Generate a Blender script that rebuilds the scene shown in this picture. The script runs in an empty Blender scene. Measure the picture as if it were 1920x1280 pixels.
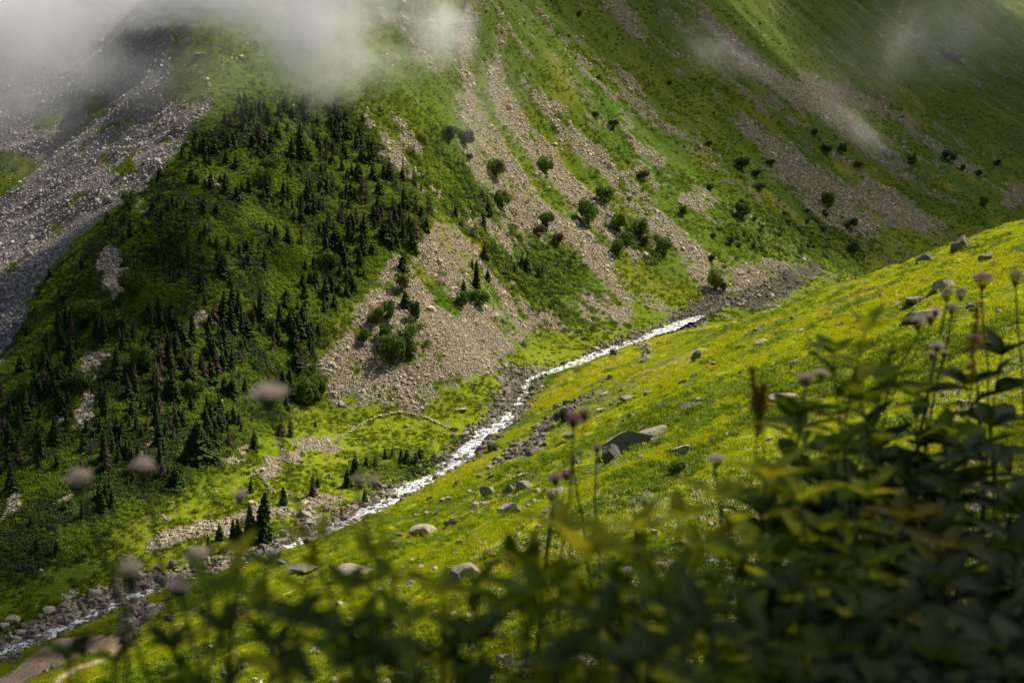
import bpy, math, random
import numpy as np
from mathutils import Vector, Matrix
rng = np.random.default_rng(7)
random.seed(7)
S = bpy.context.scene
COL = S.collection

# ------------------------------------------------------------------ camera, sky, sun, exposure
F = 2300.0                       # focal length in pixels of the 1920 px wide photograph
PITCH = math.radians(8.4)
CP, SP = math.cos(PITCH), math.sin(PITCH)
cd = bpy.data.cameras.new('camera'); cam = bpy.data.objects.new('camera', cd); COL.objects.link(cam)
cam.location = (0, 0, 0); cam.rotation_euler = (math.radians(90) - PITCH, 0, 0)
cd.sensor_width = 36; cd.lens = F / 1920 * 36; cd.clip_start = 0.05; cd.clip_end = 6000
cd.dof.use_dof = True; cd.dof.focus_distance = 170; cd.dof.aperture_fstop = 3.6
S.camera = cam
SUN_AZ, SUN_EL = math.radians(50), math.radians(52)     # azimuth clockwise from +Y (the view direction)
SD = np.array([math.sin(SUN_AZ) * math.cos(SUN_EL), math.cos(SUN_AZ) * math.cos(SUN_EL), math.sin(SUN_EL)])
w = bpy.data.worlds.new('World'); S.world = w; w.use_nodes = True
nt = w.node_tree; bg = nt.nodes['Background']
sky = nt.nodes.new('ShaderNodeTexSky'); sky.sky_type = 'NISHITA'; sky.sun_disc = False
sky.sun_elevation = SUN_EL; sky.sun_rotation = SUN_AZ; sky.dust_density = 2.0
nt.links.new(sky.outputs[0], bg.inputs[0]); bg.inputs[1].default_value = 0.05
sl = bpy.data.lights.new('sun', 'SUN'); sl.energy = 4.9; sl.angle = math.radians(0.5); sl.color = (1.0, 0.91, 0.74)
sun = bpy.data.objects.new('sun', sl); COL.objects.link(sun)
sun.rotation_euler = Vector(SD).to_track_quat('Z', 'Y').to_euler()
S.view_settings.view_transform = 'Standard'; S.view_settings.look = 'None'; S.view_settings.gamma = 1
S.view_settings.exposure = 0.60
S.render.engine = 'CYCLES'
c = S.cycles
c.max_bounces = 6; c.diffuse_bounces = 2; c.glossy_bounces = 2; c.transmission_bounces = 3; c.volume_bounces = 8
c.transparent_max_bounces = 24; c.use_denoising = True; c.volume_step_rate = 1.0; c.volume_max_steps = 128

# ------------------------------------------------------------------ noise
def _h(ix, iy, seed):
    h = (ix.astype(np.int64) * 374761393 + iy.astype(np.int64) * 668265263 + seed * 1442695041) & 0xffffffff
    h = ((h ^ (h >> 13)) * 1274126177) & 0xffffffff
    return ((h ^ (h >> 16)) & 0xffff).astype(np.float64) / 65535.0
def vn(x, y, seed=0):
    ix, iy = np.floor(x), np.floor(y); fx, fy = x - ix, y - iy
    fx = fx * fx * fx * (fx * (fx * 6 - 15) + 10); fy = fy * fy * fy * (fy * (fy * 6 - 15) + 10)
    ix = ix.astype(np.int64); iy = iy.astype(np.int64)
    a, b, cc, d = _h(ix, iy, seed), _h(ix + 1, iy, seed), _h(ix, iy + 1, seed), _h(ix + 1, iy + 1, seed)
    return (a + (b - a) * fx) + ((cc + (d - cc) * fx) - (a + (b - a) * fx)) * fy
def fbm(x, y, scale, octs=4, seed=0, gain=0.5):
    s = 0.0; amp = 1.0; tot = 0.0; f = 1.0 / scale
    for o in range(octs):
        s = s + (vn(x * f + 17.3 * o, y * f - 9.1 * o, seed + o) * 2 - 1) * amp
        tot += amp; amp *= gain; f *= 2.03
    return s / tot
def sstep(a, b, x):
    t = np.clip((x - a) / (b - a), 0, 1); return t * t * (3 - 2 * t)

# ------------------------------------------------------------------ pixel <-> ground
def ray(px, py):
    k = (py - 640) / F
    return (px - 960) / F, CP - k * SP, -SP - k * CP
def at_z(px, py, z):
    dx, dy, dz = ray(px, py); s = z / dz; return (dx * s, dy * s, z)
def at_y(px, py, y):
    dx, dy, dz = ray(px, py); s = y / dy; return (dx * s, y, dz * s)
def project(x, y, z):
    d = CP * y - SP * z; d = np.where(d < 0.5, 0.5, d); u = SP * y + CP * z
    return 960 + F * x / d, 640 - F * u / d

# ------------------------------------------------------------------ the far mountainside: thin-plate surface through surveyed points
STREAM_PX = [(-160, 1292, -64.5), (0, 1225, -62), (120, 1178, -60.8), (240, 1120, -59.5), (330, 1098, -58.8), (420, 1078, -58), (520, 1040, -57.2), (600, 1005, -56.5), (690, 962, -55.8),
             (790, 905, -55), (870, 860, -54), (905, 820, -53.3), (950, 788, -52.7), (975, 745, -51.7), (985, 712, -51), (1050, 694, -50.4), (1130, 662, -49.8),
             (1200, 637, -49), (1290, 600, -47.6), (1340, 577, -46), (1400, 568, -44.6)]
STREAM = np.array([at_z(*p) for p in STREAM_PX] + [(105, 440, -42), (136, 490, -40), (210, 575, -32), (267, 640, -26), (330, 745, -18)])
cols = {
 0:   [(1225, -62), (1130, .12), (900, .28), (680, .42)],
 200: [(1128, -59.6), (1040, .2), (800, .4), (600, .5), (395, .6)],
 400: [(1082, -58), (980, .15), (850, .3), (600, .5), (400, .6), (190, .65), (60, .7), (0, .75), (-150, .75)],
 600: [(1005, -56.5), (940, .08), (800, .12), (760, .2), (500, .6), (260, .62), (0, .65), (-150, .7)],
 800: [(900, -55), (780, .1), (600, .55), (400, .5), (200, .55), (0, .6), (-150, .6)],
 1000: [(710, -51), (640, .1), (450, .45), (250, .5), (0, .55), (-150, .6)],
 1200: [(637, -49), (580, .15), (400, .4), (200, .45), (0, .5), (-150, .55)],
 1400: [(568, -44.6), (520, .2), (350, .35), (180, .4), (0, .45), (-150, .5)],
 1600: [(490, -40), (350, .3), (180, .36), (0, .42), (-150, .5)],
 1800: [(430, -32), (300, .3), (150, .35), (0, .4), (-150, .45)],
 1930: [(395, -26), (300, .28), (150, .33), (0, .38), (-150, .45)],
 2250: [(310, -14), (200, .3), (80, .33), (-60, .4)],
}
CT = [tuple(p) for p in STREAM[::2]]
for px, seg in cols.items():
    p = at_z(px, *seg[0]); CT.append(p)
    for py, g in seg[1:]:
        dx, dy, dz = ray(px, py); t = dz / dy
        y = (g * p[1] - p[2]) / (g - t); p = (dx / dy * y, y, t * y); CT.append(p)
for px, py, y in [(0, 600, 262), (0, 400, 335), (0, 200, 440), (0, 75, 520), (100, 450, 292), (100, 300, 343), (100, 75, 480), (200, 340, 298), (200, 200, 358), (200, 72, 455),
                  (300, 250, 311), (300, 120, 348), (300, 25, 382), (-250, 640, 270), (-250, 400, 350), (-250, 150, 500)]:
    CT.append(at_y(px, py, y))
CT += [(-104, 246, -41), (-112, 274, -24.5), (-92, 284, -12), (-135, 225, -46), (-160, 200, -46), (-105, 150, -60), (-140, 130, -62),
       (-300, 620, 25), (-150, 640, 22), (-215, 700, -20), (-380, 560, 20), (-260, 200, -40)]
for i in range(0, len(STREAM), 4):
    x, y, z = STREAM[i]; CT.append((x + 55, y - 33, z - 24)); CT.append((x + 160, y - 95, z - 60))
CT = np.array(CT)
def _tps_phi(r2): return np.where(r2 > 1e-9, 0.5 * r2 * np.log(np.maximum(r2, 1e-9)), 0.0)
_P = CT[:, :2] / 100.0
_K = _tps_phi(((_P[:, None] - _P[None]) ** 2).sum(-1)) + np.eye(len(_P)) * 0.004
_A = np.block([[_K, np.c_[np.ones(len(_P)), _P]], [np.r_[np.ones((1, len(_P))), _P.T], np.zeros((3, 3))]])
_W = np.linalg.solve(_A, np.r_[CT[:, 2], np.zeros(3)])
def z_far_base(x, y):
    X, Y = x / 100, y / 100
    z = _W[-3] + _W[-2] * X + _W[-1] * Y
    for (a, b), wt in zip(_P, _W[:-3]):
        z = z + wt * _tps_phi((X - a) ** 2 + (Y - b) ** 2)
    return z
def z_near_base(x, y):
    z = -20 + .378 * x - .136 * y
    xs = np.interp(y, STREAM[:, 1], STREAM[:, 0]); zs = np.interp(y, STREAM[:, 1], STREAM[:, 2])
    z = z - np.where(y < 420, (-20 + .378 * xs - .136 * y - zs), 0) * np.exp(-(np.maximum(0, np.abs(x - xs)) / 22) ** 2) * sstep(425, 385, y) * sstep(120, 150, y)
    s = np.maximum(0, y + 0.55 * x - 335)                    # the shoulder where the meadow rolls over
    z = z - 0.0035 * s ** 1.75
    z = z + 19.0 * np.exp(-(((x - 5) / 26) ** 2 + (y / 14.5) ** 2)) + .9 * np.exp(-(((x - 3.2) / 2.6) ** 2 + ((y - 5) / 3.2) ** 2))
    return z
def dist_stream(x, y):
    d = np.full(np.shape(x), 1e9)
    for a, b in zip(STREAM[:-1], STREAM[1:]):
        vx, vy = b[0] - a[0], b[1] - a[1]
        t = np.clip(((x - a[0]) * vx + (y - a[1]) * vy) / (vx * vx + vy * vy), 0, 1)
        d = np.minimum(d, np.hypot(x - a[0] - t * vx, y - a[1] - t * vy))
    return d
def smax(a, b, k):
    h = np.clip(0.5 + 0.5 * (a - b) / k, 0, 1); return b + (a - b) * h + k * h * (1 - h)
def H(x, y, detail=True):
    x = np.asarray(x, float); y = np.asarray(y, float)
    n, f = z_near_base(x, y), z_far_base(x, y)
    ds = dist_stream(x, y)
    if detail:
        up = np.clip(ds / 60, 0.15, 1)
        u = x * .51 + y * .86; v = x * .86 - y * .51
        rid = np.abs(fbm(u, v * 0.25, 26, 3, 31)); 
        f = f + up * (fbm(x, y, 75, 2, 3) * 3.4 - rid * 4.0 * np.clip(ds / 120, 0, 1) + fbm(x, y, 14, 3, 5) * 1.1 + fbm(x, y, 3.2, 2, 8) * .32)
        nu = np.clip(np.hypot(x, y) / 60, 0, 1) * np.clip(ds / 28, .12, 1)
        n = n + nu * (fbm(x, y, 40, 2, 11) * 1.6 + fbm(u * .45, v, 7, 3, 12) * .55 + fbm(x, y, 1.8, 2, 14) * .20 + fbm(u * .35, v, 2.4, 3, 15) * .62 + fbm(u * .3, v, 11, 2, 16) * .9)
    z = smax(n, f, 1.6)
    z = z - 0.55 * np.exp(-(ds / 2.6) ** 2) - 0.35 * np.exp(-(ds / 6) ** 2)
    return z
# coarse height grid for marching rays
GX0, GX1, GY0, GY1, GS = -420., 620., -20., 1180., 3.0
_gx = np.arange(GX0, GX1, GS); _gy = np.arange(GY0, GY1, GS)
_GZ = H(*np.meshgrid(_gx, _gy))
def Hg(x, y):
    i = np.clip((x - GX0) / GS, 0, len(_gx) - 1.001); j = np.clip((y - GY0) / GS, 0, len(_gy) - 1.001)
    a = i.astype(int); b = j.astype(int); fx = i - a; fy = j - b
    return (_GZ[b, a] * (1 - fx) + _GZ[b, a + 1] * fx) * (1 - fy) + (_GZ[b + 1, a] * (1 - fx) + _GZ[b + 1, a + 1] * fx) * fy
def ground_at(px, py):
    """first point of the terrain met by the line of sight of a photo pixel"""
    dx, dy, dz = ray(px, py)
    s = np.exp(np.linspace(math.log(14), math.log(1150), 2600))
    d = dz * s - Hg(dx * s, dy * s)
    k = np.argmax(d < 0)
    if d[k] >= 0: return None
    s0, s1 = s[max(k - 1, 0)], s[k]
    for _ in range(10):
        m = (s0 + s1) / 2
        if dz * m < Hg(np.array([dx * m]), np.array([dy * m]))[0]: s1 = m
        else: s0 = m
    x, y = dx * s1, dy * s1
    return np.array([x, y, float(H(np.array([x]), np.array([y]))[0])])
# ------------------------------------------------------------------ object helpers
def tag(o, label=None, cat=None, group=None, kind=None):
    if label: o['label'] = label
    if cat: o['category'] = cat
    if group: o['group'] = group
    if kind: o['kind'] = kind
    return o
def mesh_of(name, V, Fc, mats=(), smooth=False, fmat=None):
    """mesh from arrays; Fc is an (n,3) or (n,4) array or a list of such arrays"""
    if not isinstance(Fc, list): Fc = [Fc]
    Fc = [np.asarray(f, np.int32) for f in Fc if len(f)]
    me = bpy.data.meshes.new(name); V = np.asarray(V, np.float32)
    me.vertices.add(len(V)); me.vertices.foreach_set('co', V.ravel())
    loops = np.concatenate([f.ravel() for f in Fc]); cnt = np.concatenate([np.full(len(f), f.shape[1]) for f in Fc])
    me.loops.add(len(loops)); me.loops.foreach_set('vertex_index', loops)
    me.polygons.add(len(cnt)); me.polygons.foreach_set('loop_start', np.r_[0, np.cumsum(cnt)[:-1]].astype(np.int32))
    if fmat is not None: me.polygons.foreach_set('material_index', np.asarray(fmat, np.int32))
    me.update(calc_edges=True)
    me.polygons.foreach_set('use_smooth', np.full(len(cnt), bool(smooth)))
    for m in mats: me.materials.append(m)
    return me
def obj(name, me, parent=None, loc=None, rot=None, scale=None):
    o = bpy.data.objects.new(name, me); COL.objects.link(o)
    if parent is not None: o.parent = parent
    if loc is not None: o.location = loc
    if rot is not None: o.rotation_euler = rot
    if scale is not None: o.scale = scale
    return o
def empty(name, loc, rz=0, label=None, cat=None, group=None, scale=1):
    o = bpy.data.objects.new(name, None); COL.objects.link(o); o.location = loc; o.rotation_euler = (0, 0, rz)
    o.empty_display_size = 0.3; o.scale = (scale,) * 3 if not hasattr(scale, '__len__') else scale
    return tag(o, label, cat, group)
def attr(me, name, arr, typ='FLOAT', dom='POINT'):
    a = me.attributes.new(name, typ, dom); arr = np.asarray(arr, np.float32)
    a.data.foreach_set({'FLOAT': 'value', 'FLOAT_VECTOR': 'vector', 'FLOAT_COLOR': 'color'}[typ] if typ != 'INT' else 'value', arr.ravel() if typ != 'INT' else arr.astype(np.int32))
class NT:
    """short-hand for node trees"""
    def __init__(s, m):
        m.use_nodes = True; s.t = m.node_tree; s.t.nodes.clear()
        s.out = s.t.nodes.new('ShaderNodeOutputMaterial')
    def n(s, typ, **kw):
        nd = s.t.nodes.new('ShaderNode' + typ)
        for k, v in kw.items():
            if k.startswith('i_'):
                key = k[2:]; key = int(key) if key.isdigit() else key.replace('_', ' ')
                s.put(nd.inputs[key], v)
            else: setattr(nd, k, v)
        return nd
    def put(s, sock, v):
        if isinstance(v, bpy.types.NodeSocket): s.t.links.new(v, sock)
        elif isinstance(v, bpy.types.Node): s.t.links.new(v.outputs[0], sock)
        else:
            try: sock.default_value = v
            except Exception: sock.default_value = tuple(v) + (1,)
    def mix(s, fac, a, b, blend='MIX'):
        m = s.t.nodes.new('ShaderNodeMix'); m.data_type = 'RGBA'; m.blend_type = blend
        s.put(m.inputs[0], fac); s.put(m.inputs[6], a); s.put(m.inputs[7], b); return m.outputs[2]
    def math(s, op, a, b=0.0, c=0.0, clamp=False):
        m = s.t.nodes.new('ShaderNodeMath'); m.operation = op; m.use_clamp = clamp
        s.put(m.inputs[0], a); s.put(m.inputs[1], b); s.put(m.inputs[2], c); return m.outputs[0]
    def ramp(s, fac, pts, interp='LINEAR'):
        r = s.t.nodes.new('ShaderNodeValToRGB'); cr = r.color_ramp; cr.interpolation = interp
        while len(cr.elements) < len(pts): cr.elements.new(0.5)
        for e, (p, col) in zip(cr.elements, pts):
            e.position = p; e.color = tuple(col) + (1,) if len(col) == 3 else col
        s.put(r.inputs[0], fac); return r.outputs[0]
    def noise(s, vec, scale, detail=3, rough=.55, typ='FLOAT'):
        nd = s.n('TexNoise'); s.put(nd.inputs['Vector'], vec); nd.inputs['Scale'].default_value = scale
        nd.inputs['Detail'].default_value = detail; nd.inputs['Roughness'].default_value = rough; return nd.outputs[0]
def mat(name): return bpy.data.materials.new(name)

# ------------------------------------------------------------------ ground cover zones, traced as outlines on the mountainside
MX0, MX1, MY0, MY1 = -300, 2240, -180, 1400
MW, MH = (MX1 - MX0) // 2, (MY1 - MY0) // 2
_my, _mx = np.mgrid[0:MH, 0:MW]; _mx = _mx * 2.0 + MX0 + 1; _my = _my * 2.0 + MY0 + 1
def canvas(): return np.zeros((MH, MW), np.float32)
def poly(cv, pts, val=1.0):
    pts = np.array(pts, float)
    x0, y0 = pts.min(0) - 2; x1, y1 = pts.max(0) + 2
    i0, i1 = max(int((x0 - MX0) / 2), 0), min(int((x1 - MX0) / 2) + 1, MW); j0, j1 = max(int((y0 - MY0) / 2), 0), min(int((y1 - MY0) / 2) + 1, MH)
    X, Y = _mx[j0:j1, i0:i1], _my[j0:j1, i0:i1]; ins = np.zeros(X.shape, bool)
    for (ax, ay), (bx, by) in zip(pts, np.roll(pts, -1, 0)):
        if ay == by: continue
        ins ^= ((ay > Y) != (by > Y)) & (X < (bx - ax) * (Y - ay) / (by - ay) + ax)
    sub = cv[j0:j1, i0:i1]; sub[ins] = val if val == 0 else np.maximum(sub[ins], val)
def stroke(cv, pts, val=1.0):
    """pts: (x, y, width)"""
    for (ax, ay, aw), (bx, by, bw) in zip(pts[:-1], pts[1:]):
        mw = max(aw, bw); i0, i1 = max(int((min(ax, bx) - mw - MX0) / 2), 0), min(int((max(ax, bx) + mw - MX0) / 2) + 1, MW)
        j0, j1 = max(int((min(ay, by) - mw - MY0) / 2), 0), min(int((max(ay, by) + mw - MY0) / 2) + 1, MH)
        if i1 <= i0 or j1 <= j0: continue
        X, Y = _mx[j0:j1, i0:i1], _my[j0:j1, i0:i1]; vx, vy = bx - ax, by - ay
        t = np.clip(((X - ax) * vx + (Y - ay) * vy) / (vx * vx + vy * vy), 0, 1)
        ins = np.hypot(X - ax - t * vx, Y - ay - t * vy) < (aw + (bw - aw) * t) / 2
        sub = cv[j0:j1, i0:i1]; sub[ins] = val if val == 0 else np.maximum(sub[ins], val)
def blur(cv, r):
    r = max(int(r / 2), 1)
    for _ in range(2):
        for ax in (0, 1):
            p = np.pad(cv, [(r, r) if a == ax else (0, 0) for a in (0, 1)], mode='edge'); cs = np.cumsum(p, axis=ax)
            cs = np.concatenate([np.zeros_like(np.take(cs, [0], ax)), cs], ax); n = 2 * r + 1; L = cv.shape[ax]
            cv = ((np.take(cs, np.arange(n, n + L), ax) - np.take(cs, np.arange(L), ax)) / n).astype(np.float32)
    return cv
def sample(cv, px, py):
    i = np.clip((px - MX0) / 2 - .5, 0, MW - 1.01); j = np.clip((py - MY0) / 2 - .5, 0, MH - 1.01)
    a, b = i.astype(int), j.astype(int); fx, fy = i - a, j - b
    return (cv[b, a] * (1 - fx) + cv[b, a + 1] * fx) * (1 - fy) + (cv[b + 1, a] * (1 - fx) + cv[b + 1, a + 1] * fx) * fy
CREST = [(395, 188), (352, 245), (330, 290), (272, 348), (225, 385), (130, 462), (108, 485), (70, 535), (50, 575), (28, 640), (0, 672), (-60, 730), (-300, 900)]
gully = canvas(); poly(gully, [(-300, -180), (240, -180), (320, 40), (312, 90), (310, 190), (352, 195)] + CREST)
for p in [[(-60, 280), (30, 285), (78, 308), (40, 345), (0, 375), (-80, 420)], [(155, 175), (190, 180), (206, 205), (190, 225), (160, 228), (150, 200)], [(120, 245), (150, 232), (172, 228), (150, 250), (125, 256)],
          [(70, 205), (105, 195), (120, 215), (90, 240), (66, 240)], [(190, 240), (230, 235), (225, 246), (195, 246)], [(236, 224), (256, 226), (252, 240), (238, 238)], [(295, 258), (322, 255), (318, 266), (298, 266)],
          [(185, 300), (205, 290), (200, 315), (188, 318)], [(235, 280), (252, 282), (246, 320), (225, 330), (205, 318), (220, 312)], [(110, 378), (150, 362), (165, 352), (160, 372), (120, 392)], [(95, 425), (115, 420), (112, 434), (96, 434)],
          [(150, 272), (172, 270), (170, 290), (155, 290)], [(255, 268), (272, 268), (268, 276), (254, 276)], [(128, 135), (150, 140), (145, 170), (125, 165)], [(100, 60), (140, 60), (150, 90), (110, 95)]]:
    poly(gully, p, 0)
stroke(gully, [(0, 520, 3), (60, 470, 5), (120, 430, 4)], 0); stroke(gully, [(205, 305, 8), (225, 325, 9), (262, 322, 7)], 0)
scree = canvas()
for p in [[(592, 690), (618, 655), (640, 620), (690, 540), (705, 505), (750, 474), (790, 455), (822, 418), (866, 428), (905, 470), (930, 520), (985, 560), (1050, 590), (1050, 606), (960, 655), (925, 690), (880, 718), (800, 752), (770, 766), (735, 745), (705, 756), (660, 764), (632, 768), (605, 735)],
          [(632, 768), (640, 752), (720, 748), (715, 762), (650, 772)],
          [(1375, 215), (1412, 225), (1445, 250), (1500, 290), (1575, 345), (1630, 400), (1640, 432), (1588, 440), (1545, 410), (1500, 370), (1452, 325), (1412, 268)], [(1570, 350), (1650, 340), (1700, 370), (1730, 410), (1690, 425), (1640, 432), (1610, 410)],
          [(1370, 520), (1400, 495), (1440, 487), (1480, 492), (1530, 500), (1525, 520), (1460, 545), (1385, 548)], [(1460, 160), (1520, 150), (1590, 200), (1640, 250), (1640, 290), (1560, 230), (1490, 200)],
          [(206, 468), (240, 472), (236, 520), (222, 555), (196, 550), (198, 510)], [(152, 656), (218, 652), (195, 700), (178, 730), (148, 715)], [(150, 758), (178, 760), (160, 800), (135, 812)], [(75, 790), (110, 770), (105, 785), (80, 800)],
          [(270, 1030), (300, 1004), (345, 1000), (395, 985), (440, 965), (470, 948), (500, 960), (440, 1005), (350, 1035), (300, 1045)], [(480, 852), (520, 840), (545, 850), (510, 880), (490, 890)],
          [(400, 860), (445, 835), (440, 862), (385, 895)], [(560, 930), (612, 925), (640, 950), (600, 985), (560, 985)], [(165, 905), (190, 900), (185, 935), (110, 950)], [(5, 935), (40, 930), (30, 970), (5, 985)],
          [(275, 965), (320, 955), (305, 975), (280, 978)], [(130, 1115), (185, 1110), (180, 1130), (120, 1140)], [(1265, 370), (1310, 350), (1350, 380), (1330, 400), (1290, 390)], [(545, 760), (565, 755), (560, 770), (548, 772)],
          [(560, 30), (600, 90), (590, 100), (565, 60)], [(292, 465), (312, 455), (305, 475), (293, 475)], [(262, 382), (282, 375), (270, 400), (262, 400)], [(345, 610), (400, 590), (390, 604), (355, 618)], [(395, 330), (412, 334), (400, 345), (390, 342)], [(385, 375), (425, 380), (410, 388), (390, 384)],
          [(1700, 420), (1740, 415), (1760, 430), (1720, 440)], [(1880, 350), (1930, 345), (1940, 380), (1880, 388)], [(470, 900), (480, 870), (520, 880), (500, 900)]]:
    poly(scree, p)
for s_ in [[(720, 200, 14), (762, 265, 22), (795, 290, 10)], [(684, 225, 8), (712, 262, 12), (750, 305, 12), (790, 345, 14), (830, 385, 16), (870, 430, 26)],
           [(880, -10, 14), (895, 40, 16), (880, 100, 14), (872, 180, 12), (900, 245, 16), (935, 290, 22), (985, 350, 26), (1030, 405, 30), (1080, 445, 34), (1130, 490, 36), (1140, 530, 30), (1160, 570, 26), (1170, 590, 16)],
           [(945, 60, 10), (930, 130, 18), (950, 200, 26), (985, 260, 34), (1040, 320, 30), (1080, 360, 24), (1130, 420, 22), (1190, 480, 24)],
           [(975, 150, 14), (1010, 190, 20), (1050, 240, 24), (1110, 290, 26), (1160, 340, 26), (1200, 380, 30), (1240, 430, 28), (1290, 475, 28), (1330, 530, 22), (1345, 560, 14)],
           [(880, 290, 20), (910, 340, 28), (960, 390, 34), (1010, 440, 26)], [(870, 425, 24), (930, 430, 20), (960, 450, 18)], [(1170, 130, 8), (1190, 160, 10), (1200, 175, 6)],
           [(1205, 250, 8), (1235, 300, 14), (1260, 330, 10)], [(1160, 210, 6), (1180, 260, 10), (1205, 300, 14), (1230, 350, 10)],
           [(1140, -20, 30), (1160, 20, 28), (1185, 50, 18), (1210, 80, 8)], [(1318, 15, 10), (1340, 50, 16), (1385, 90, 18), (1430, 130, 18), (1470, 165, 24), (1520, 200, 30)],
           [(1500, 140, 14), (1560, 165, 26), (1620, 190, 30), (1680, 215, 24), (1720, 250, 16), (1780, 290, 14), (1840, 330, 10)], [(1640, 280, 16), (1690, 320, 14), (1750, 360, 10), (1800, 385, 8)],
           [(1090, 560, 26), (1120, 590, 20), (1180, 600, 10)], [(1280, 590, 10), (1320, 570, 8)], [(1220, 560, 8), (1260, 590, 12)], [(545, 845, 24), (590, 838, 18), (630, 828, 12)],
           [(170, 740, 14), (150, 790, 16), (130, 820, 12), (110, 860, 8)], [(285, 820, 12), (270, 860, 10)], [(395, 770, 6), (430, 700, 6)], [(105, 862, 8), (150, 835, 8)], [(900, 330, 8), (930, 370, 8), (950, 360, 6)],
           [(240, 1115, 14), (200, 1125, 8)], [(465, 945, 16), (500, 960, 16), (545, 935, 16)]]:
    stroke(scree, [(a, b, w * (1.45 if 850 < s_[-1][0] < 1360 and s_[-1][1] > 400 else 1.0)) for a, b, w in s_])
for p in [[(770, 560), (800, 590), (780, 600), (760, 580)], [(820, 500), (850, 540), (880, 600), (870, 605), (840, 570), (815, 530)], [(690, 640), (725, 662), (745, 690), (715, 680)], [(650, 650), (690, 700), (680, 705), (645, 670)],
          [(725, 720), (755, 728), (765, 765), (720, 758)], [(780, 545), (830, 575), (845, 600), (830, 598)], [(895, 530), (915, 560), (890, 575), (870, 560)], [(990, 240), (1010, 270), (1000, 275), (980, 250)],
          [(1060, 395), (1080, 410), (1075, 418), (1058, 405)], [(1480, 330), (1500, 345), (1490, 350)], [(1600, 300), (1660, 345), (1640, 350), (1590, 310)]]:
    poly(scree, p, 0)
tan = canvas(); poly(tan, [(600, 680), (640, 600), (695, 515), (750, 468), (800, 440), (830, 415), (890, 440), (880, 480), (800, 500), (740, 550), (700, 600), (650, 640), (640, 700)]); poly(tan, [(955, 430), (1010, 440), (1000, 470), (960, 460)])
poly(tan, [(1180, 560), (1320, 530), (1360, 555), (1230, 590)])
tan = blur(tan, 30)
forest = canvas(); poly(forest, [(395, 200), (480, 175), (600, 185), (690, 225), (750, 300), (815, 375), (825, 415), (790, 455), (705, 500), (660, 570), (595, 640), (590, 720), (540, 780), (470, 800), (420, 850), (330, 920), (220, 960), (60, 1010), (-300, 1020), (-300, 900), (-60, 740), (30, 640), (50, 575), (110, 485), (225, 390), (330, 300)])
shrub = forest.copy()
for p in [[(780, 400), (880, 330), (1000, 430), (970, 470), (860, 420)], [(930, 450), (1080, 470), (1085, 520), (1050, 580), (980, 560), (930, 510)], [(1090, 360), (1270, 470), (1240, 490), (1140, 480), (1090, 420)], [(1330, 400), (1560, 400), (1650, 450), (1640, 500), (1560, 520), (1480, 480), (1400, 470), (1340, 440)],
          [(880, 440), (905, 420), (1000, 470), (930, 500)], [(780, 230), (840, 260), (900, 300), (900, 380), (830, 360), (770, 310)], [(1000, 590), (1090, 560), (1180, 600), (1090, 620)], [(-300, 1000), (120, 940), (260, 920), (200, 1000), (60, 1090), (-300, 1110)],
          [(650, 860), (800, 850), (860, 890), (760, 910), (640, 900)]]:
    poly(shrub, p, .75)
shrub = blur(shrub, 22)
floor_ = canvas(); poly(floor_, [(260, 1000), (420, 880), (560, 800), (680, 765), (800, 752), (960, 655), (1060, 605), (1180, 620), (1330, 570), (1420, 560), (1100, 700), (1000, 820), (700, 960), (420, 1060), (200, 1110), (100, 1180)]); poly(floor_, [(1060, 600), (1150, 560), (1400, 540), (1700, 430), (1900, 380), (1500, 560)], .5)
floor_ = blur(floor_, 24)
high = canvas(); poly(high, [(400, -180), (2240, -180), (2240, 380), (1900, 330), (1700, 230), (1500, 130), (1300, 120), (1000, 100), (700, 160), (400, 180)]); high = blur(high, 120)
trail = canvas(); stroke(trail, [(1345, 640, 4), (1290, 668, 9), (1240, 690, 10), (1180, 725, 14), (1120, 760, 18), (1060, 800, 12), (990, 840, 16), (930, 862, 12)]); trail = blur(trail, 8) * .7
track = canvas(); poly(track, [(-300, 1420), (-40, 1290), (20, 1262), (60, 1225), (110, 1198), (160, 1190), (215, 1190), (248, 1200), (240, 1212), (200, 1220), (150, 1232), (100, 1250), (50, 1275), (10, 1300), (-200, 1430)])
stroke(track, [(245, 1208, 8), (200, 1235, 10), (140, 1255, 12), (90, 1290, 14), (40, 1330, 16)]); track = blur(track, 4)
stones_near = canvas(); stroke(stones_near, [(1140, 700, 10), (1095, 745, 14), (1060, 762, 18), (1000, 830, 24), (960, 850, 20), (900, 880, 8)]); stroke(stones_near, [(1190, 640, 10), (1215, 660, 10), (1170, 690, 8)])
stroke(stones_near, [(250, 1190, 30), (270, 1160, 24), (310, 1150, 20)]); stones_near = blur(stones_near, 8)
gully, scree = blur(gully, 3), blur(scree, 7)

# ------------------------------------------------------------------ terrain
az = np.radians(np.r_[np.linspace(-62, -29, 60, endpoint=False), np.linspace(-29, 29, 1120), np.linspace(29, 62, 61)[1:]])
rr = np.r_[np.linspace(0.5, 14, 40, endpoint=False), np.exp(np.linspace(math.log(14), math.log(1330), 1500))]
NA, NR = len(az), len(rr)
A_, R_ = np.meshgrid(az, rr)
TX, TY = (np.sin(A_) * R_).ravel(), (np.cos(A_) * R_).ravel()
TZ = H(TX, TY)
PX, PY = project(TX, TY, TZ)
NEAR = z_near_base(TX, TY) > z_far_base(TX, TY)
DS = dist_stream(TX, TY)
wx, wy = fbm(TX, TY, 16, 3, 41) * 30, fbm(TX, TY, 16, 3, 47) * 22
wx2, wy2 = fbm(TX, TY, 3.5, 3, 51) * 15, fbm(TX, TY, 3.5, 3, 57) * 12
k_ = np.clip(260 / np.maximum(R_.ravel(), 60), .3, 1.2)
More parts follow.
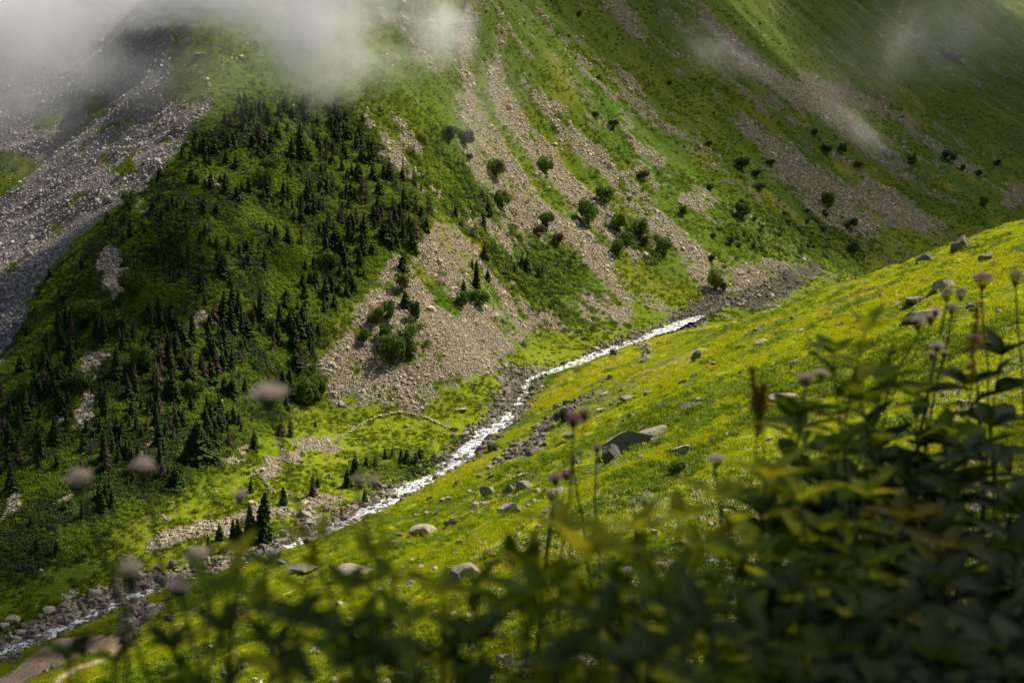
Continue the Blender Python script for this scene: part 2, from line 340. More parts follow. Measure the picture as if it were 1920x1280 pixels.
qx, qy = PX + (wx * .6 + wx2) * k_, PY + (wy * .6 + wy2) * k_
U_ = TX * .62 + TY * .78; V_ = TX * .78 - TY * .62        # along the valley, down the fall line
streak = fbm(U_, V_ * .22, 9, 4, 61); patch = fbm(TX, TY, 6, 4, 67); big = fbm(TX, TY, 45, 3, 71)
m_scree = sample(scree, qx, qy); m_gul = sample(gully, qx, qy); m_tan = sample(tan, qx, qy); m_shr = sample(shrub, qx, qy)
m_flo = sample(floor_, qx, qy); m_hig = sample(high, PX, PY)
far = ~NEAR
fine = fbm(TX, TY, 2.2, 3, 73)
sc = np.clip(m_scree * 1.15 + (m_scree > .02) * (streak * 1.2 + patch * .9 + fine * 1.1) * .9 - .05, 0, 1)
sc = np.maximum(sstep(.26, .82, sc), sstep(.36, .6, m_gul * 1.1 + patch * .32 + streak * .25 - .05) * (m_gul > .02))
open_ = sstep(.34, .55, streak * .8 + patch * .7 + fine * .5 + .07 * (PX > 850) - .22 * m_hig) * (1 - m_shr) * (PX > 680) * (1 - m_flo)    # thin stony streaks in the turf
sc = np.where(far, np.maximum(sc * (1 - .25 * m_hig), open_ * .7), 0)
bank = sstep(4.6, 2.4, DS + patch * 2.6 + big + 1.7 * NEAR) * sstep(470, 400, TY)              # bare gravel along the water
nearst = sstep(.35, .6, sample(stones_near, qx, qy) + patch * .3)
rock = np.where(NEAR, np.maximum(bank * .9, nearst), np.maximum(sc, bank))
tr = np.where(NEAR, sample(trail, PX, PY) * (0.75 + patch * .6), 0); tk = np.where(NEAR, sample(track, PX, PY), 0)
tk = sstep(.35, .6, tk + patch * .15)
def C(*a): return np.array(a, np.float32)[None]
def lerp(a, b, t): return a + (b - a) * np.clip(t, 0, 1)[:, None]
g = lerp(C(.110, .155, .006), C(.055, .105, .006), .5 + big * .9)
g = lerp(g, C(.15, .165, .010), sstep(.0, .5, fbm(TX, TY, 20, 3, 81)))
g = lerp(g, C(.065, .105, .006), m_shr * (.75 + patch * .5))
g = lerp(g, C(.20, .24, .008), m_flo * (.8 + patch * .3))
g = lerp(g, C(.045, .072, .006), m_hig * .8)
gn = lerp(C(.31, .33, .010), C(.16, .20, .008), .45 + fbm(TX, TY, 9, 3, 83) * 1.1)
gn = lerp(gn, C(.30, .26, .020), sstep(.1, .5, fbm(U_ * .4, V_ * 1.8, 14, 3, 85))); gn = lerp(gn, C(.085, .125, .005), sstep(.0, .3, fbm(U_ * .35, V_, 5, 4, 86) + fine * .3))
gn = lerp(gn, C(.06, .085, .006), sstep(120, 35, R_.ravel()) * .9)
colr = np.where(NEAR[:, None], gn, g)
rk = lerp(C(.56, .48, .36), C(.42, .36, .27), .5 + big * .8 + patch * .3)
rk = lerp(rk, C(.30, .24, .165), sstep(-.05, .4, streak + patch * .5) * .30)
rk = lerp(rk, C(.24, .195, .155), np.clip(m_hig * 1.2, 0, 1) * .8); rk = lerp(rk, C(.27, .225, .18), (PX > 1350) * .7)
rk = lerp(rk, C(.50, .36, .21), m_tan * .75)
rk = lerp(rk, C(.36, .33, .315), m_gul * 1.0)
rk = lerp(rk, C(.17, .15, .13), sstep(9, 3, DS))
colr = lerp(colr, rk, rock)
colr = lerp(colr, C(.36, .29, .16), tr); colr = lerp(colr, C(.46, .34, .22), tk)
i_ = np.arange(NR - 1)[:, None] * NA + np.arange(NA - 1)[None]
quad = np.stack([i_, i_ + 1, i_ + NA + 1, i_ + NA], -1).reshape(-1, 4)[:, ::-1]
TP = np.c_[TX, TY, TZ]
m = mat('ground'); N = NT(m)
geo = N.n('NewGeometry'); P = geo.outputs['Position']
ca = N.n('Attribute', attribute_name='gcol'); ra = N.n('Attribute', attribute_name='rock')
vor = N.n('TexVoronoi', feature='F1'); N.put(vor.inputs['Vector'], P); vor.inputs['Scale'].default_value = 3.8
vor2 = N.n('TexVoronoi', feature='F1'); N.put(vor2.inputs['Vector'], P); vor2.inputs['Scale'].default_value = 5
stv = N.n('SeparateColor'); N.put(stv.inputs[0], vor.outputs['Color'])
stone = N.ramp(stv.outputs[0], [(0, (.45, .45, .45)), (.5, (.95, .95, .95)), (1, (1.5, 1.48, 1.42))])
crack = N.ramp(vor.outputs['Distance'], [(.25, (1, 1, 1)), (.75, (.35, .33, .32))])
nz = N.noise(P, .9, 5, .7); nz2 = N.noise(P, 4.5, 3, .7)
grain = N.ramp(N.math('ADD', N.math('MULTIPLY', nz, .6), N.math('MULTIPLY', nz2, .4)), [(.36, (.45, .5, .5)), (.52, (1, 1, 1)), (.66, (1.55, 1.5, 1.2))])
base_g = N.mix(1.0, ca.outputs['Color'], grain, 'MULTIPLY')
base_r = N.mix(1.0, N.mix(1.0, ca.outputs['Color'], stone, 'MULTIPLY'), crack, 'MULTIPLY')
base = N.mix(ra.outputs['Fac'], base_g, base_r)
bs = N.n('BsdfPrincipled'); N.put(bs.inputs['Base Color'], base); bs.inputs['Roughness'].default_value = .9; bs.inputs['Specular IOR Level'].default_value = .05
hgt = N.math('ADD', N.math('MULTIPLY', N.math('MULTIPLY', vor.outputs['Distance'], -1.2), ra.outputs['Fac']), N.math('MULTIPLY', N.math('ADD', nz, N.math('MULTIPLY', nz2, .4)), .9))
bp = N.n('Bump'); bp.inputs['Strength'].default_value = .9; bp.inputs['Distance'].default_value = .55; N.put(bp.inputs['Height'], hgt)
N.put(bs.inputs['Normal'], bp); N.put(N.out.inputs['Surface'], bs)
me = mesh_of('ground', TP, quad, [m], True)
attr(me, 'gcol', np.c_[colr, np.ones(len(colr))], 'FLOAT_COLOR'); attr(me, 'rock', rock)
tag(obj('ground', me), kind='structure')
# ------------------------------------------------------------------ materials
def leafy(name, c1, c2, trans=.35, rough=.6, spread=.25, tcol=None):
    m = mat(name); N = NT(m)
    oi = N.n('ObjectInfo'); geo = N.n('NewGeometry')
    r = N.math('ADD', N.math('MULTIPLY', oi.outputs['Random'], .55), N.math('MULTIPLY', geo.outputs['Random Per Island'], .45))
    col = N.mix(r, c1, c2)
    b = N.n('BsdfPrincipled'); N.put(b.inputs['Base Color'], col); b.inputs['Roughness'].default_value = rough; b.inputs['Specular IOR Level'].default_value = spread
    t = N.n('BsdfTranslucent'); N.put(t.inputs[0], N.mix(.6, col, tcol or c2))
    ms = N.n('MixShader'); ms.inputs[0].default_value = trans; N.put(ms.inputs[1], b); N.put(ms.inputs[2], t)
    N.put(N.out.inputs['Surface'], ms); return m
def stony(name, c1, c2, scale=1.5, lichen=(.20, .19, .10), bump=.35):
    m = mat(name); N = NT(m)
    tc = N.n('TexCoord'); oi = N.n('ObjectInfo')
    P = N.n('VectorMath', operation='ADD'); N.put(P.inputs[0], tc.outputs['Object'])
    cx = N.n('CombineXYZ'); N.put(cx.inputs[0], N.math('MULTIPLY', oi.outputs['Random'], 50)); N.put(P.inputs[1], cx)
    n1 = N.noise(P.outputs[0], scale, 5, .65); n2 = N.noise(P.outputs[0], scale * 6, 4, .7)
    col = N.mix(N.ramp(n1, [(.35, (0, 0, 0)), (.65, (1, 1, 1))]), c1, c2)
    col = N.mix(N.math('MULTIPLY', N.ramp(n2, [(.52, (0, 0, 0)), (.64, (1, 1, 1))]), .45), col, lichen)
    col = N.mix(1, col, N.ramp(n2, [(.3, (.55, .55, .55)), (.5, (1, 1, 1)), (.7, (1.25, 1.25, 1.25))]), 'MULTIPLY')
    col = N.mix(1, col, N.ramp(oi.outputs['Random'], [(0, (.72, .71, .70)), (.5, (1, 1, 1)), (1, (1.3, 1.28, 1.22))]), 'MULTIPLY')
    b = N.n('BsdfPrincipled'); N.put(b.inputs['Base Color'], col); b.inputs['Roughness'].default_value = .85; b.inputs['Specular IOR Level'].default_value = .2
    bp = N.n('Bump'); bp.inputs['Strength'].default_value = .8; bp.inputs['Distance'].default_value = bump
    N.put(bp.inputs['Height'], N.math('ADD', n1, N.math('MULTIPLY', n2, .5))); N.put(b.inputs['Normal'], bp); N.put(N.out.inputs['Surface'], b); return m
M_SPRUCE = leafy('spruce_needles', (.026, .050, .008), (.056, .085, .014), .12, .8, .1)
M_DEAD = leafy('dead_needles', (.085, .060, .046), (.15, .11, .08), .1, .9, .05)
M_BUSH = leafy('bush_leaves', (.055, .11, .010), (.11, .18, .016), .3, .6, .15)
M_BUSHD = leafy('dark_bush_leaves', (.028, .062, .008), (.055, .10, .012), .25, .6, .15)
M_SHRUB = leafy('low_shrub_leaves', (.085, .15, .007), (.24, .33, .012), .3, .6, .15)
M_BROWN = leafy('withered_leaves', (.07, .045, .03), (.11, .08, .045), .2, .8, .1)
M_TURF = leafy('turf', (.075, .13, .005), (.17, .215, .008), .35, .8, .05)
M_GRASS = leafy('meadow_grass', (.27, .355, .007), (.45, .47, .012), .55, .7, .05)
M_HERB = leafy('meadow_herbs', (.09, .17, .008), (.20, .28, .010), .4, .6, .1)
M_PETAL = leafy('petals', (.75, .72, .45), (.85, .80, .60), .3, .7, .05)
M_PETALY = leafy('yellow_petals', (.75, .50, .03), (.8, .66, .06), .3, .7, .05)
M_STONE = stony('pale_stone', (.58, .50, .375), (.39, .33, .25), 2.0)
M_GREY = stony('grey_stone', (.33, .30, .285), (.46, .43, .40), 2.0)
M_BOULD = stony('boulder_rock', (.42, .37, .30), (.24, .21, .17), .9, (.24, .22, .14), .25)
M_DARKB = stony('dark_boulder_rock', (.26, .23, .20), (.16, .145, .125), .7, (.16, .15, .10), .25)
M_WET = stony('wet_stone', (.23, .19, .155), (.13, .11, .095), 2.0)
M_BARK = stony('bark', (.12, .085, .06), (.07, .05, .035), 4.0)

# ------------------------------------------------------------------ small shapes
def icos(sub):
    me = bpy.data.meshes.new('t'); import bmesh
    bm = bmesh.new(); bmesh.ops.create_icosphere(bm, subdivisions=sub, radius=1); bm.to_mesh(me); bm.free()
    V = np.array([v.co[:] for v in me.vertices]); Fc = np.array([p.vertices[:] for p in me.polygons]); bpy.data.meshes.remove(me); return V, Fc
_ICO = {k: icos(k) for k in (1, 2, 3, 4)}
def rock_mesh(name, mt, seed, sub=3, flat=.7, cuts=9, rough=.05, size=(1, 1, 1)):
    r = np.random.default_rng(seed); V, Fc = _ICO[sub]; V = V.copy()
    for _ in range(cuts):
        n = r.normal(size=3); n /= np.linalg.norm(n); d = r.uniform(.34, .72); k = V @ n - d
        V -= np.where(k > 0, k, 0)[:, None] * n
    V += (r.normal(size=3) * 3)
    nn = np.stack([fbm(V[:, 0] * 1.7 + V[:, 2], V[:, 1] * 1.7 - V[:, 2], 1.0, 3, seed + q) for q in range(3)], -1)
    V -= V.mean(0); V += nn * rough * 3
    V *= np.array([1, r.uniform(.75, 1), flat]); V -= (V.max(0) + V.min(0)) / 2; V /= (V.max(0) - V.min(0)); V *= np.array(size)
    return mesh_of(name, V, Fc, [mt], False)
def leaf_cluster(n, spread, ls, r, up=.4, wide=.5, centre=(0, 0, 0), surf=False, lobes=None):
    """n leaf-sized folded quads through a volume"""
    d = r.normal(size=(n, 3)); d /= np.linalg.norm(d, axis=1)[:, None]
    rad = r.uniform(.75 if surf else .3, 1.0, n) ** .5
    p = d * rad[:, None] * np.array(spread)
    if lobes is not None:
        k = r.integers(0, len(lobes), n); L = np.array(lobes)[k]; p = L[:, :3] + p * L[:, 3:4]
    p = p + np.array(centre)
    nrm = d + r.normal(size=(n, 3)) * .55 + np.array([0, 0, up]); nrm /= np.linalg.norm(nrm, axis=1)[:, None]
    t = np.cross(nrm, r.normal(size=(n, 3))); t /= np.linalg.norm(t, axis=1)[:, None]; b = np.cross(nrm, t)
    s = ls * r.uniform(.6, 1.3, n)[:, None]
    V = np.stack([p - t * s, p - b * s * wide + nrm * s * .15, p + t * s, p + b * s * wide + nrm * s * .15], 1).reshape(-1, 3)
    return V, np.arange(4 * n).reshape(-1, 4)
def join(parts):
    V, Fs, o = [], [], 0
    for v, f in parts:
        V.append(v); Fs.append(np.asarray(f) + o); o += len(v)
    q = [f for f in Fs if f.shape[1] == 4]; t = [f for f in Fs if f.shape[1] == 3]
    return np.concatenate(V), ([np.concatenate(q)] if q else []) + ([np.concatenate(t)] if t else [])
def tube(pts, rads, sides=6):
    pts = np.array(pts, float); n = len(pts); V = []
    for i in range(n):
        d = pts[min(i + 1, n - 1)] - pts[max(i - 1, 0)]; d /= np.linalg.norm(d) + 1e-9
        a = np.cross(d, [0.3, 1, 0.2]); a /= np.linalg.norm(a); b = np.cross(d, a)
        th = np.linspace(0, 2 * math.pi, sides, endpoint=False)
        V.append(pts[i] + rads[i] * (np.cos(th)[:, None] * a + np.sin(th)[:, None] * b))
    V = np.concatenate(V); i = np.arange(n - 1)[:, None] * sides + np.arange(sides)[None]; j = np.arange(n - 1)[:, None] * sides + (np.arange(sides)[None] + 1) % sides
    return V, np.stack([i, j, j + sides, i + sides], -1).reshape(-1, 4)

# ------------------------------------------------------------------ scattered ground cover (each kind one object, nobody could count it)
def scatter(name, label, cat, pts, sc, variants, tilt=None, seed=0):
    r = np.random.default_rng(seed + 100); n = len(pts)
    me = bpy.data.meshes.new(name); me.vertices.add(n); me.vertices.foreach_set('co', np.asarray(pts, np.float32).ravel()); me.update()
    attr(me, 'sc', sc if np.ndim(sc) == 2 else np.repeat(np.asarray(sc)[:, None], 3, 1), 'FLOAT_VECTOR')
    rot = np.zeros((n, 3)); rot[:, 2] = r.uniform(0, 6.283, n)
    if tilt is not None: rot[:, :2] = tilt[:, :2]
    attr(me, 'ro', rot, 'FLOAT_VECTOR'); attr(me, 'vi', r.integers(0, len(variants), n), 'INT')
    o = obj(name, me); tag(o, label, cat, kind='stuff')
    cl = bpy.data.collections.new(name + '_pieces')
    for i, v in enumerate(variants):
        vo = bpy.data.objects.new('%s_piece_%d' % (name, i), v); cl.objects.link(vo)
    ng = bpy.data.node_groups.new(name, 'GeometryNodeTree')
    ng.interface.new_socket('Geometry', in_out='INPUT', socket_type='NodeSocketGeometry'); ng.interface.new_socket('Geometry', in_out='OUTPUT', socket_type='NodeSocketGeometry')
    nd = ng.nodes.new; L = ng.links.new
    gi, go = nd('NodeGroupInput'), nd('NodeGroupOutput'); ip = nd('GeometryNodeInstanceOnPoints'); ci = nd('GeometryNodeCollectionInfo')
    ci.inputs['Collection'].default_value = cl; ci.inputs['Separate Children'].default_value = True; ci.inputs['Reset Children'].default_value = True
    def at(nm, ty):
        a = nd('GeometryNodeInputNamedAttribute'); a.data_type = ty; a.inputs['Name'].default_value = nm; return a.outputs['Attribute']
    L(gi.outputs[0], ip.inputs['Points']); L(ci.outputs[0], ip.inputs['Instance']); ip.inputs['Pick Instance'].default_value = True
    L(at('vi', 'INT'), ip.inputs['Instance Index'])
    e2r = nd('FunctionNodeEulerToRotation'); L(at('ro', 'FLOAT_VECTOR'), e2r.inputs[0]); L(e2r.outputs[0], ip.inputs['Rotation'])
    L(at('sc', 'FLOAT_VECTOR'), ip.inputs['Scale']); L(ip.outputs[0], go.inputs[0])
    o.modifiers.new('scatter', 'NODES').node_group = ng
    return o
G2 = lambda a: a.reshape(NR, NA)
dpy = np.zeros((NR, NA)); dpy[:-1] = G2(PY)[:-1] - G2(PY)[1:]; dpx = np.zeros((NR, NA)); dpx[:, :-1] = G2(PX)[:, 1:] - G2(PX)[:, :-1]
inframe = (PX > -60) & (PX < 1980) & (PY > -60) & (PY < 1340) & (R_.ravel() > 12)
SCR = np.clip(dpy, 0, 8).ravel() * np.clip(dpx, 0, 8).ravel() * inframe      # share of the view that each patch of ground fills
def pick(n, wgt, seed):
    r = np.random.default_rng(seed); wgt = np.maximum(wgt * SCR, 0); wgt = wgt / wgt.sum()
    idx = r.choice(len(wgt), n, p=wgt); j, i = idx // NA, idx % NA; i = np.minimum(i, NA - 2); j = np.minimum(j, NR - 2)
    a, b = r.uniform(size=(n, 1)), r.uniform(size=(n, 1)); k = j * NA + i
    return idx, (TP[k] * (1 - a) + TP[k + 1] * a) * (1 - b) + (TP[k + NA] * (1 - a) + TP[k + NA + 1] * a) * b
farw = far.astype(float)
# loose stones of the scree slopes
stone_vars = [rock_mesh('stone', M_STONE, 200 + i, 1, r_, 6, .03) for i, r_ in enumerate((.5, .6, .7, .45, .8))]
grey_vars = [rock_mesh('stone', M_GREY, 220 + i, 1, r_, 6, .03) for i, r_ in enumerate((.5, .6, .7, .45))]
idx, p = pick(90000, farw * (rock ** 1.5 * (1 - .25 * m_hig) + .010) * (m_gul < .5) * (DS > 4), 1)
s_ = np.clip(rng.lognormal(-1.12, .5, len(idx)), .15, 1.7) * np.where(rng.uniform(size=len(idx)) < .02, 2.0, 1) * np.clip(R_.ravel()[idx] / 360, .7, 1.5)
scatter('scree_stones', 'pale angular stones covering the scree fans and gullies', 'scree', p, s_, stone_vars, rng.normal(size=(len(idx), 2)) * .3, 1)
idx, p = pick(22000, farw * rock * (m_gul >= .5), 2)
scatter('gully_stones', 'dark grey rubble filling the big gully behind the wooded spur', 'scree', p, np.clip(rng.lognormal(-.85, .45, len(idx)), .2, 2.0), grey_vars, rng.normal(size=(len(idx), 2)) * .3, 2)
wet_vars = [rock_mesh('stone', M_WET, 240 + i, 2, r_, 7, .04) for i, r_ in enumerate((.6, .7, .8, .55))] + [rock_mesh('stone', M_BOULD, 250, 2, .7, 7, .04)]
bw = np.exp(-((DS - 2.4) / 1.9) ** 2) * (.35 + sstep(-.3, .3, big + patch)) + .55 * (DS < 2.8) * sstep(-.1, .3, fbm(TX, TY, 4, 2, 101)) + NEAR * nearst * .6
bw *= TY < 430
idx, p = pick(10000, bw, 3)
scatter('stream_stones', 'rounded brown and grey stones heaped along both banks of the stream', 'stones', p, np.clip(rng.lognormal(-.55, .5, len(idx)), .25, 2.0), wet_vars, rng.normal(size=(len(idx), 2)) * .3, 3)
# shrubs and turf of the far slope
def clump(seed, m_, n, spread, ls, wide=.5):
    r = np.random.default_rng(seed); lobes = [(r.normal() * .25, r.normal() * .25, r.uniform(0, .2), r.uniform(.5, 1)) for _ in range(4)]
    V, Fc = leaf_cluster(n, spread, ls, r, .6, wide, (0, 0, spread[2] * .35), False, lobes)
    return mesh_of('clump', V, Fc, [m_], False)
sh_vars = [clump(300 + i, M_SHRUB, 70, (.9, .9, .55), .17) for i in range(4)]
shd_vars = [clump(310 + i, M_BUSHD, 80, (.9, .9, .7), .16) for i in range(3)] + [clump(315, M_BROWN, 60, (.8, .8, .6), .15)]
lum = fbm(TX, TY, 8, 3, 91)
idx, p = pick(34000, farw * (1 - rock) ** 2 * (m_shr + .04) * sstep(-.5, .2, lum), 4)
scatter('low_shrubs', 'low leafy green scrub covering the wooded spur between its trees', 'scrub', p, rng.uniform(.35, .9, len(idx)), sh_vars, None, 4)
idx, p = pick(20000, farw * (1 - rock) * (m_shr ** 1.5 + .012 + .10 * m_hig * (PX > 850)) * sstep(.25, -.25, lum), 5)
scatter('dark_scrub', 'dark green and withered brown scrub in tufts between the trees', 'scrub', p, rng.uniform(.35, .95, len(idx)), shd_vars, None, 5)
idx, p = pick(2800, farw * (1 - rock * .6) * (m_shr ** 2 + .010) * (PX > 760) * sstep(-.1, .25, fbm(TX, TY, 10, 3, 94)), 11)
scatter('thickets', 'ragged green thickets spreading between the round bushes of the open slope', 'scrub', p, rng.uniform(.7, 1.7, len(idx)), sh_vars + shd_vars[:2], None, 11)
def tuft(seed, m_, n, h, sp, wd):
    r = np.random.default_rng(seed); b = r.normal(size=(n, 3)) * sp; b[:, 2] = -.02
    a = r.uniform(0, 6.283, n); ln = r.uniform(.1, .55, n) * h; hh = h * r.uniform(.5, 1, n)
    tip = b + np.c_[np.cos(a) * ln, np.sin(a) * ln, hh]; s = np.c_[-np.sin(a), np.cos(a), a * 0] * wd
    mid = b + (tip - b) * .55 + np.c_[a * 0, a * 0, hh * .12]
    V = np.stack([b - s, b + s, mid + s * .8, mid - s * .8, tip], 1).reshape(-1, 3); k = np.arange(n)[:, None] * 5
    return V, [k + np.array([[0, 1, 2, 3]]), k + np.array([[3, 2, 4]])]
turf_vars = [mesh_of('tussock', *tuft(330 + i, M_TURF, 22, .38, .28, .06), [M_TURF], False) for i in range(4)]
idx, p = pick(30000, farw * (1 - rock) * (1 - m_shr * .8) * (1 - .55 * m_hig) * sstep(-.35, .3, fbm(TX, TY, 5, 3, 93)), 6)
scatter('turf_tussocks', 'short yellow-green turf in tussocks on the open far slope', 'turf', p, rng.uniform(.5, 1.3, len(idx)) * np.clip(R_.ravel()[idx] / 330, .7, 1.5), turf_vars, None, 6)
# the near meadow
gr_vars = [mesh_of('grass', *tuft(340 + i, M_GRASS, 26, .42, .2, .022), [M_GRASS], False) for i in range(5)]
nearw = NEAR * (1 - rock) * (1 - tk) * (1 - np.clip(tr, 0, 1) * .8) * (R_.ravel() < 420)
idx, p = pick(95000, nearw * (.3 + .7 * sstep(45, 120, R_.ravel())) * (.06 + .94 * sstep(-.16, .22, fbm(U_ * .35, V_, 5, 4, 86) * -1 + fine * .5)), 7)
rad = R_.ravel()[idx]
scatter('meadow_grass', 'bright yellow-green grass of the sunlit near meadow', 'grass', p, np.c_[(rng.uniform(.4, 1.15, len(idx)) * np.clip(rad / 150, .7, 1.25))] * np.array([[1, 1, .8]]), gr_vars, None, 7)
hb_vars = [clump(350 + i, M_HERB, 60, (.5, .5, .32), .085, .6) for i in range(4)]
hw = nearw * (sstep(.12, .4, fbm(U_ * .6, V_, 9, 3, 97)) + sstep(110, 40, R_.ravel()) * .6 + .05)
idx, p = pick(3200, nearw * (R_.ravel() > 35) * (sstep(.1, .4, fbm(TX, TY, 12, 3, 98)) + .10 + .5 * sstep(22, 6, DS)), 10)
scatter('meadow_stones', 'small pale stones half sunk in the turf of the near meadow', 'stones', p, np.clip(rng.lognormal(-1.25, .55, len(idx)), .10, 1.0), [rock_mesh('stone', M_BOULD, 260 + q, 2, .55, 9, .03) for q in range(4)], rng.normal(size=(len(idx), 2)) * .2, 10)
idx, p = pick(16000, hw, 8)
scatter('meadow_herbs', 'green broad-leaved herbs in patches on the near meadow', 'herbs', p, rng.uniform(.4, 1.3, len(idx)) * np.clip(R_.ravel()[idx] / 110, .6, 1.4), hb_vars, None, 8)
def florets(seed, m_, n):
    r = np.random.default_rng(seed); parts = []
    for i in range(n):
        x, y = r.normal(size=2) * .35; V, Fc = leaf_cluster(4, (.035, .035, .02), .035, r, 2.0, .9, (x, y, r.uniform(.25, .5))); parts.append((V, Fc))
    V, Fs = join(parts); return mesh_of('florets', V, Fs, [m_], False)
fl_vars = [florets(360 + i, M_PETAL, 9) for i in range(3)] + [florets(365, M_PETALY, 10)]
fw = nearw * sstep(190, 60, R_.ravel()) * (sstep(.0, .3, fbm(TX, TY, 10, 3, 99)) + .1) * (PX > 880)
idx, p = pick(5200, fw, 9)
scatter('meadow_flowers', 'tiny white and yellow flowers sprinkled over the nearer meadow', 'wildflowers', p, rng.uniform(.6, 1.2, len(idx)), fl_vars, None, 9)

# ------------------------------------------------------------------ the stream
def resample(P_, step):
    P_ = np.array(P_, float); d = np.r_[0, np.cumsum(np.hypot(*np.diff(P_[:, :2], axis=0).T))]; t = np.arange(0, d[-1], step)
    out = np.stack([np.interp(t, d, P_[:, k]) for k in range(P_.shape[1])], -1)
    for _ in range(6): out[1:-1] = (out[:-2] + out[1:-1] * 2 + out[2:]) / 4
    return out
def water_strip(name, line, wf, label=None, lift=0):
    c_ = resample(line, .5); n = len(c_); c_[:, 0] += fbm(c_[:, 1], c_[:, 1] * 0, 14, 2, 135) * 1.5; d = np.gradient(c_[:, :2], axis=0); d /= np.hypot(*d.T)[:, None]; nr = np.c_[-d[:, 1], d[:, 0]]
    k = 15; u = np.linspace(-1, 1, k); wd = wf(c_) * (1 + .35 * fbm(c_[:, 1], c_[:, 0], 6, 2, 136))
    X = c_[:, 0:1] + nr[:, 0:1] * u * wd[:, None]; Y = c_[:, 1:2] + nr[:, 1:2] * u * wd[:, None]
    Z = c_[:, 2:3] - .02 + lift + fbm(X, Y, 1.6, 3, 131) * .42 + fbm(X, Y, .5, 2, 133) * .10 + 0 * u
    i = np.arange(n - 1)[:, None] * k + np.arange(k - 1)[None]; q = np.stack([i, i + 1, i + k + 1, i + k], -1).reshape(-1, 4)
    return np.c_[X.ravel(), Y.ravel(), Z.ravel()], q
wm = mat('rushing_water'); N = NT(wm); geo = N.n('NewGeometry'); P = geo.outputs['Position']
n1 = N.noise(P, .9, 5, .7); n2 = N.noise(P, 3.2, 4, .7)
foam = N.ramp(N.math('ADD', N.math('MULTIPLY', n1, .55), N.math('MULTIPLY', n2, .45)), [(.47, (0, 0, 0)), (.53, (1, 1, 1))])
b1 = N.n('BsdfPrincipled'); N.put(b1.inputs['Base Color'], N.mix(foam, (.05, .055, .05), (.82, .84, .86))); N.put(b1.inputs['Roughness'], N.math('MULTIPLY_ADD', foam, .5, .12))
bp = N.n('Bump'); bp.inputs['Distance'].default_value = .15; N.put(bp.inputs['Height'], N.noise(P, 5, 4, .7)); N.put(b1.inputs['Normal'], bp); N.put(N.out.inputs['Surface'], b1)
v1 = water_strip('stream', STREAM[:-5], lambda c_: np.interp(c_[:, 1], [120, 150, 175, 205, 225, 250, 270, 285, 300, 360, 430], [1.1, 1.2, 1.4, 1.7, 2.4, 3.2, 4.4, 3.2, 2.5, 2.4, 1.9]))
side_ch = [at_z(*p) for p in [(955, 765, -52.3), (905, 772, -52.6), (886, 790, -53.2), (893, 812, -53.6), (900, 826, -53.5)]]
v2 = water_strip('stream', side_ch, lambda c_: c_[:, 0] * 0 + 1.0, lift=.25)
V, Fs = join([v1, v2]); st = obj('stream', mesh_of('stream', V, Fs, [wm], True)); tag(st, kind='structure')
# ------------------------------------------------------------------ spruces
def spruce_mesh(seed, R=.2, levels=17, br=9, dead=False, gaps=0.0):
    """crown of unit height: whorls of drooping boughs, each a ragged spray"""
    r = np.random.default_rng(seed); V, Fc = [], []; k = 0
    a0 = r.uniform(0, 6.28); ax = r.normal(size=2) * .012
    for L in range(levels):
        h = .05 + .93 * (L + r.uniform(-.3, .3)) / levels
        rad = R * (1 - h) ** .8 * r.uniform(.8, 1.15) + .008
        if h < .15: rad *= .85
        for b in range(br if h < .75 else br - 3):
            if r.uniform() < gaps: continue
            a = a0 + L * 2.4 + b * 6.283 / br + r.normal() * .18; q = rad * r.uniform(.7, 1.2)
            cx, cy = ax * h; d = np.array([math.cos(a), math.sin(a), 0]); s = np.array([-d[1], d[0], 0])
            o = np.array([cx, cy, h]); wd = q * (.34 if not dead else .13) + (.006 if not dead else .002); dr = q * r.uniform(.25, .6)
            m1 = o + d * q * .5 + np.array([0, 0, -dr * .25]); tp = o + d * q + np.array([0, 0, -dr])
            V += [o - s * wd * .3, m1 - s * wd, tp, m1 + s * wd, o + s * wd * .3]; Fc += [(k, k + 1, k + 3, k + 4), (k + 1, k + 2, k + 3, k + 3)]; k += 5
            dn = np.array([0, 0, -1]) * (wd * 1.3)
            V += [o, m1 * .7 + o * .3 + dn, m1 + dn * 1.2, tp, m1 + np.array([0, 0, .004])]; Fc += [(k, k + 1, k + 2, k + 4), (k + 2, k + 3, k + 4, k + 4)]; k += 5
    V = np.array(V); Q = np.array([f for f in Fc if f[2] != f[3]]); T = np.array([f[:3] for f in Fc if f[2] == f[3]])
    return V, [Q, T]
def dead_limbs(seed):
    r = np.random.default_rng(seed); parts = []
    for i in range(16):
        h = r.uniform(.12, .9); a = r.uniform(0, 6.28); q = .13 * (1 - h) + .02
        parts.append(tube([(0, 0, h), (math.cos(a) * q * .6, math.sin(a) * q * .6, h + .01), (math.cos(a) * q, math.sin(a) * q, h - .02)], [.004, .003, .001], 3))
    return join(parts)
SP_TR = mesh_of('trunk', *(tube([(0, 0, -.06), (0, 0, .3), (0, 0, .97)], [.022, .015, .003], 6)), [M_BARK], True)
SPV = [mesh_of('crown', *spruce_mesh(400 + i, R, lv, 9), [M_SPRUCE]) for i, (R, lv) in enumerate([(.30, 17), (.26, 19), (.34, 16), (.23, 20), (.38, 15), (.29, 18), (.31, 17), (.22, 18)])]
SPD = [mesh_of('crown', *spruce_mesh(420 + i, R, lv, 9, True, .12), [M_DEAD]) for i, (R, lv) in enumerate([(.21, 22), (.24, 20), (.18, 24), (.27, 20), (.22, 18)])]
SPBIG = [mesh_of('crown', *spruce_mesh(440 + i, R, 34, 15), [M_SPRUCE]) for i, R in enumerate((.36, .22, .20))]
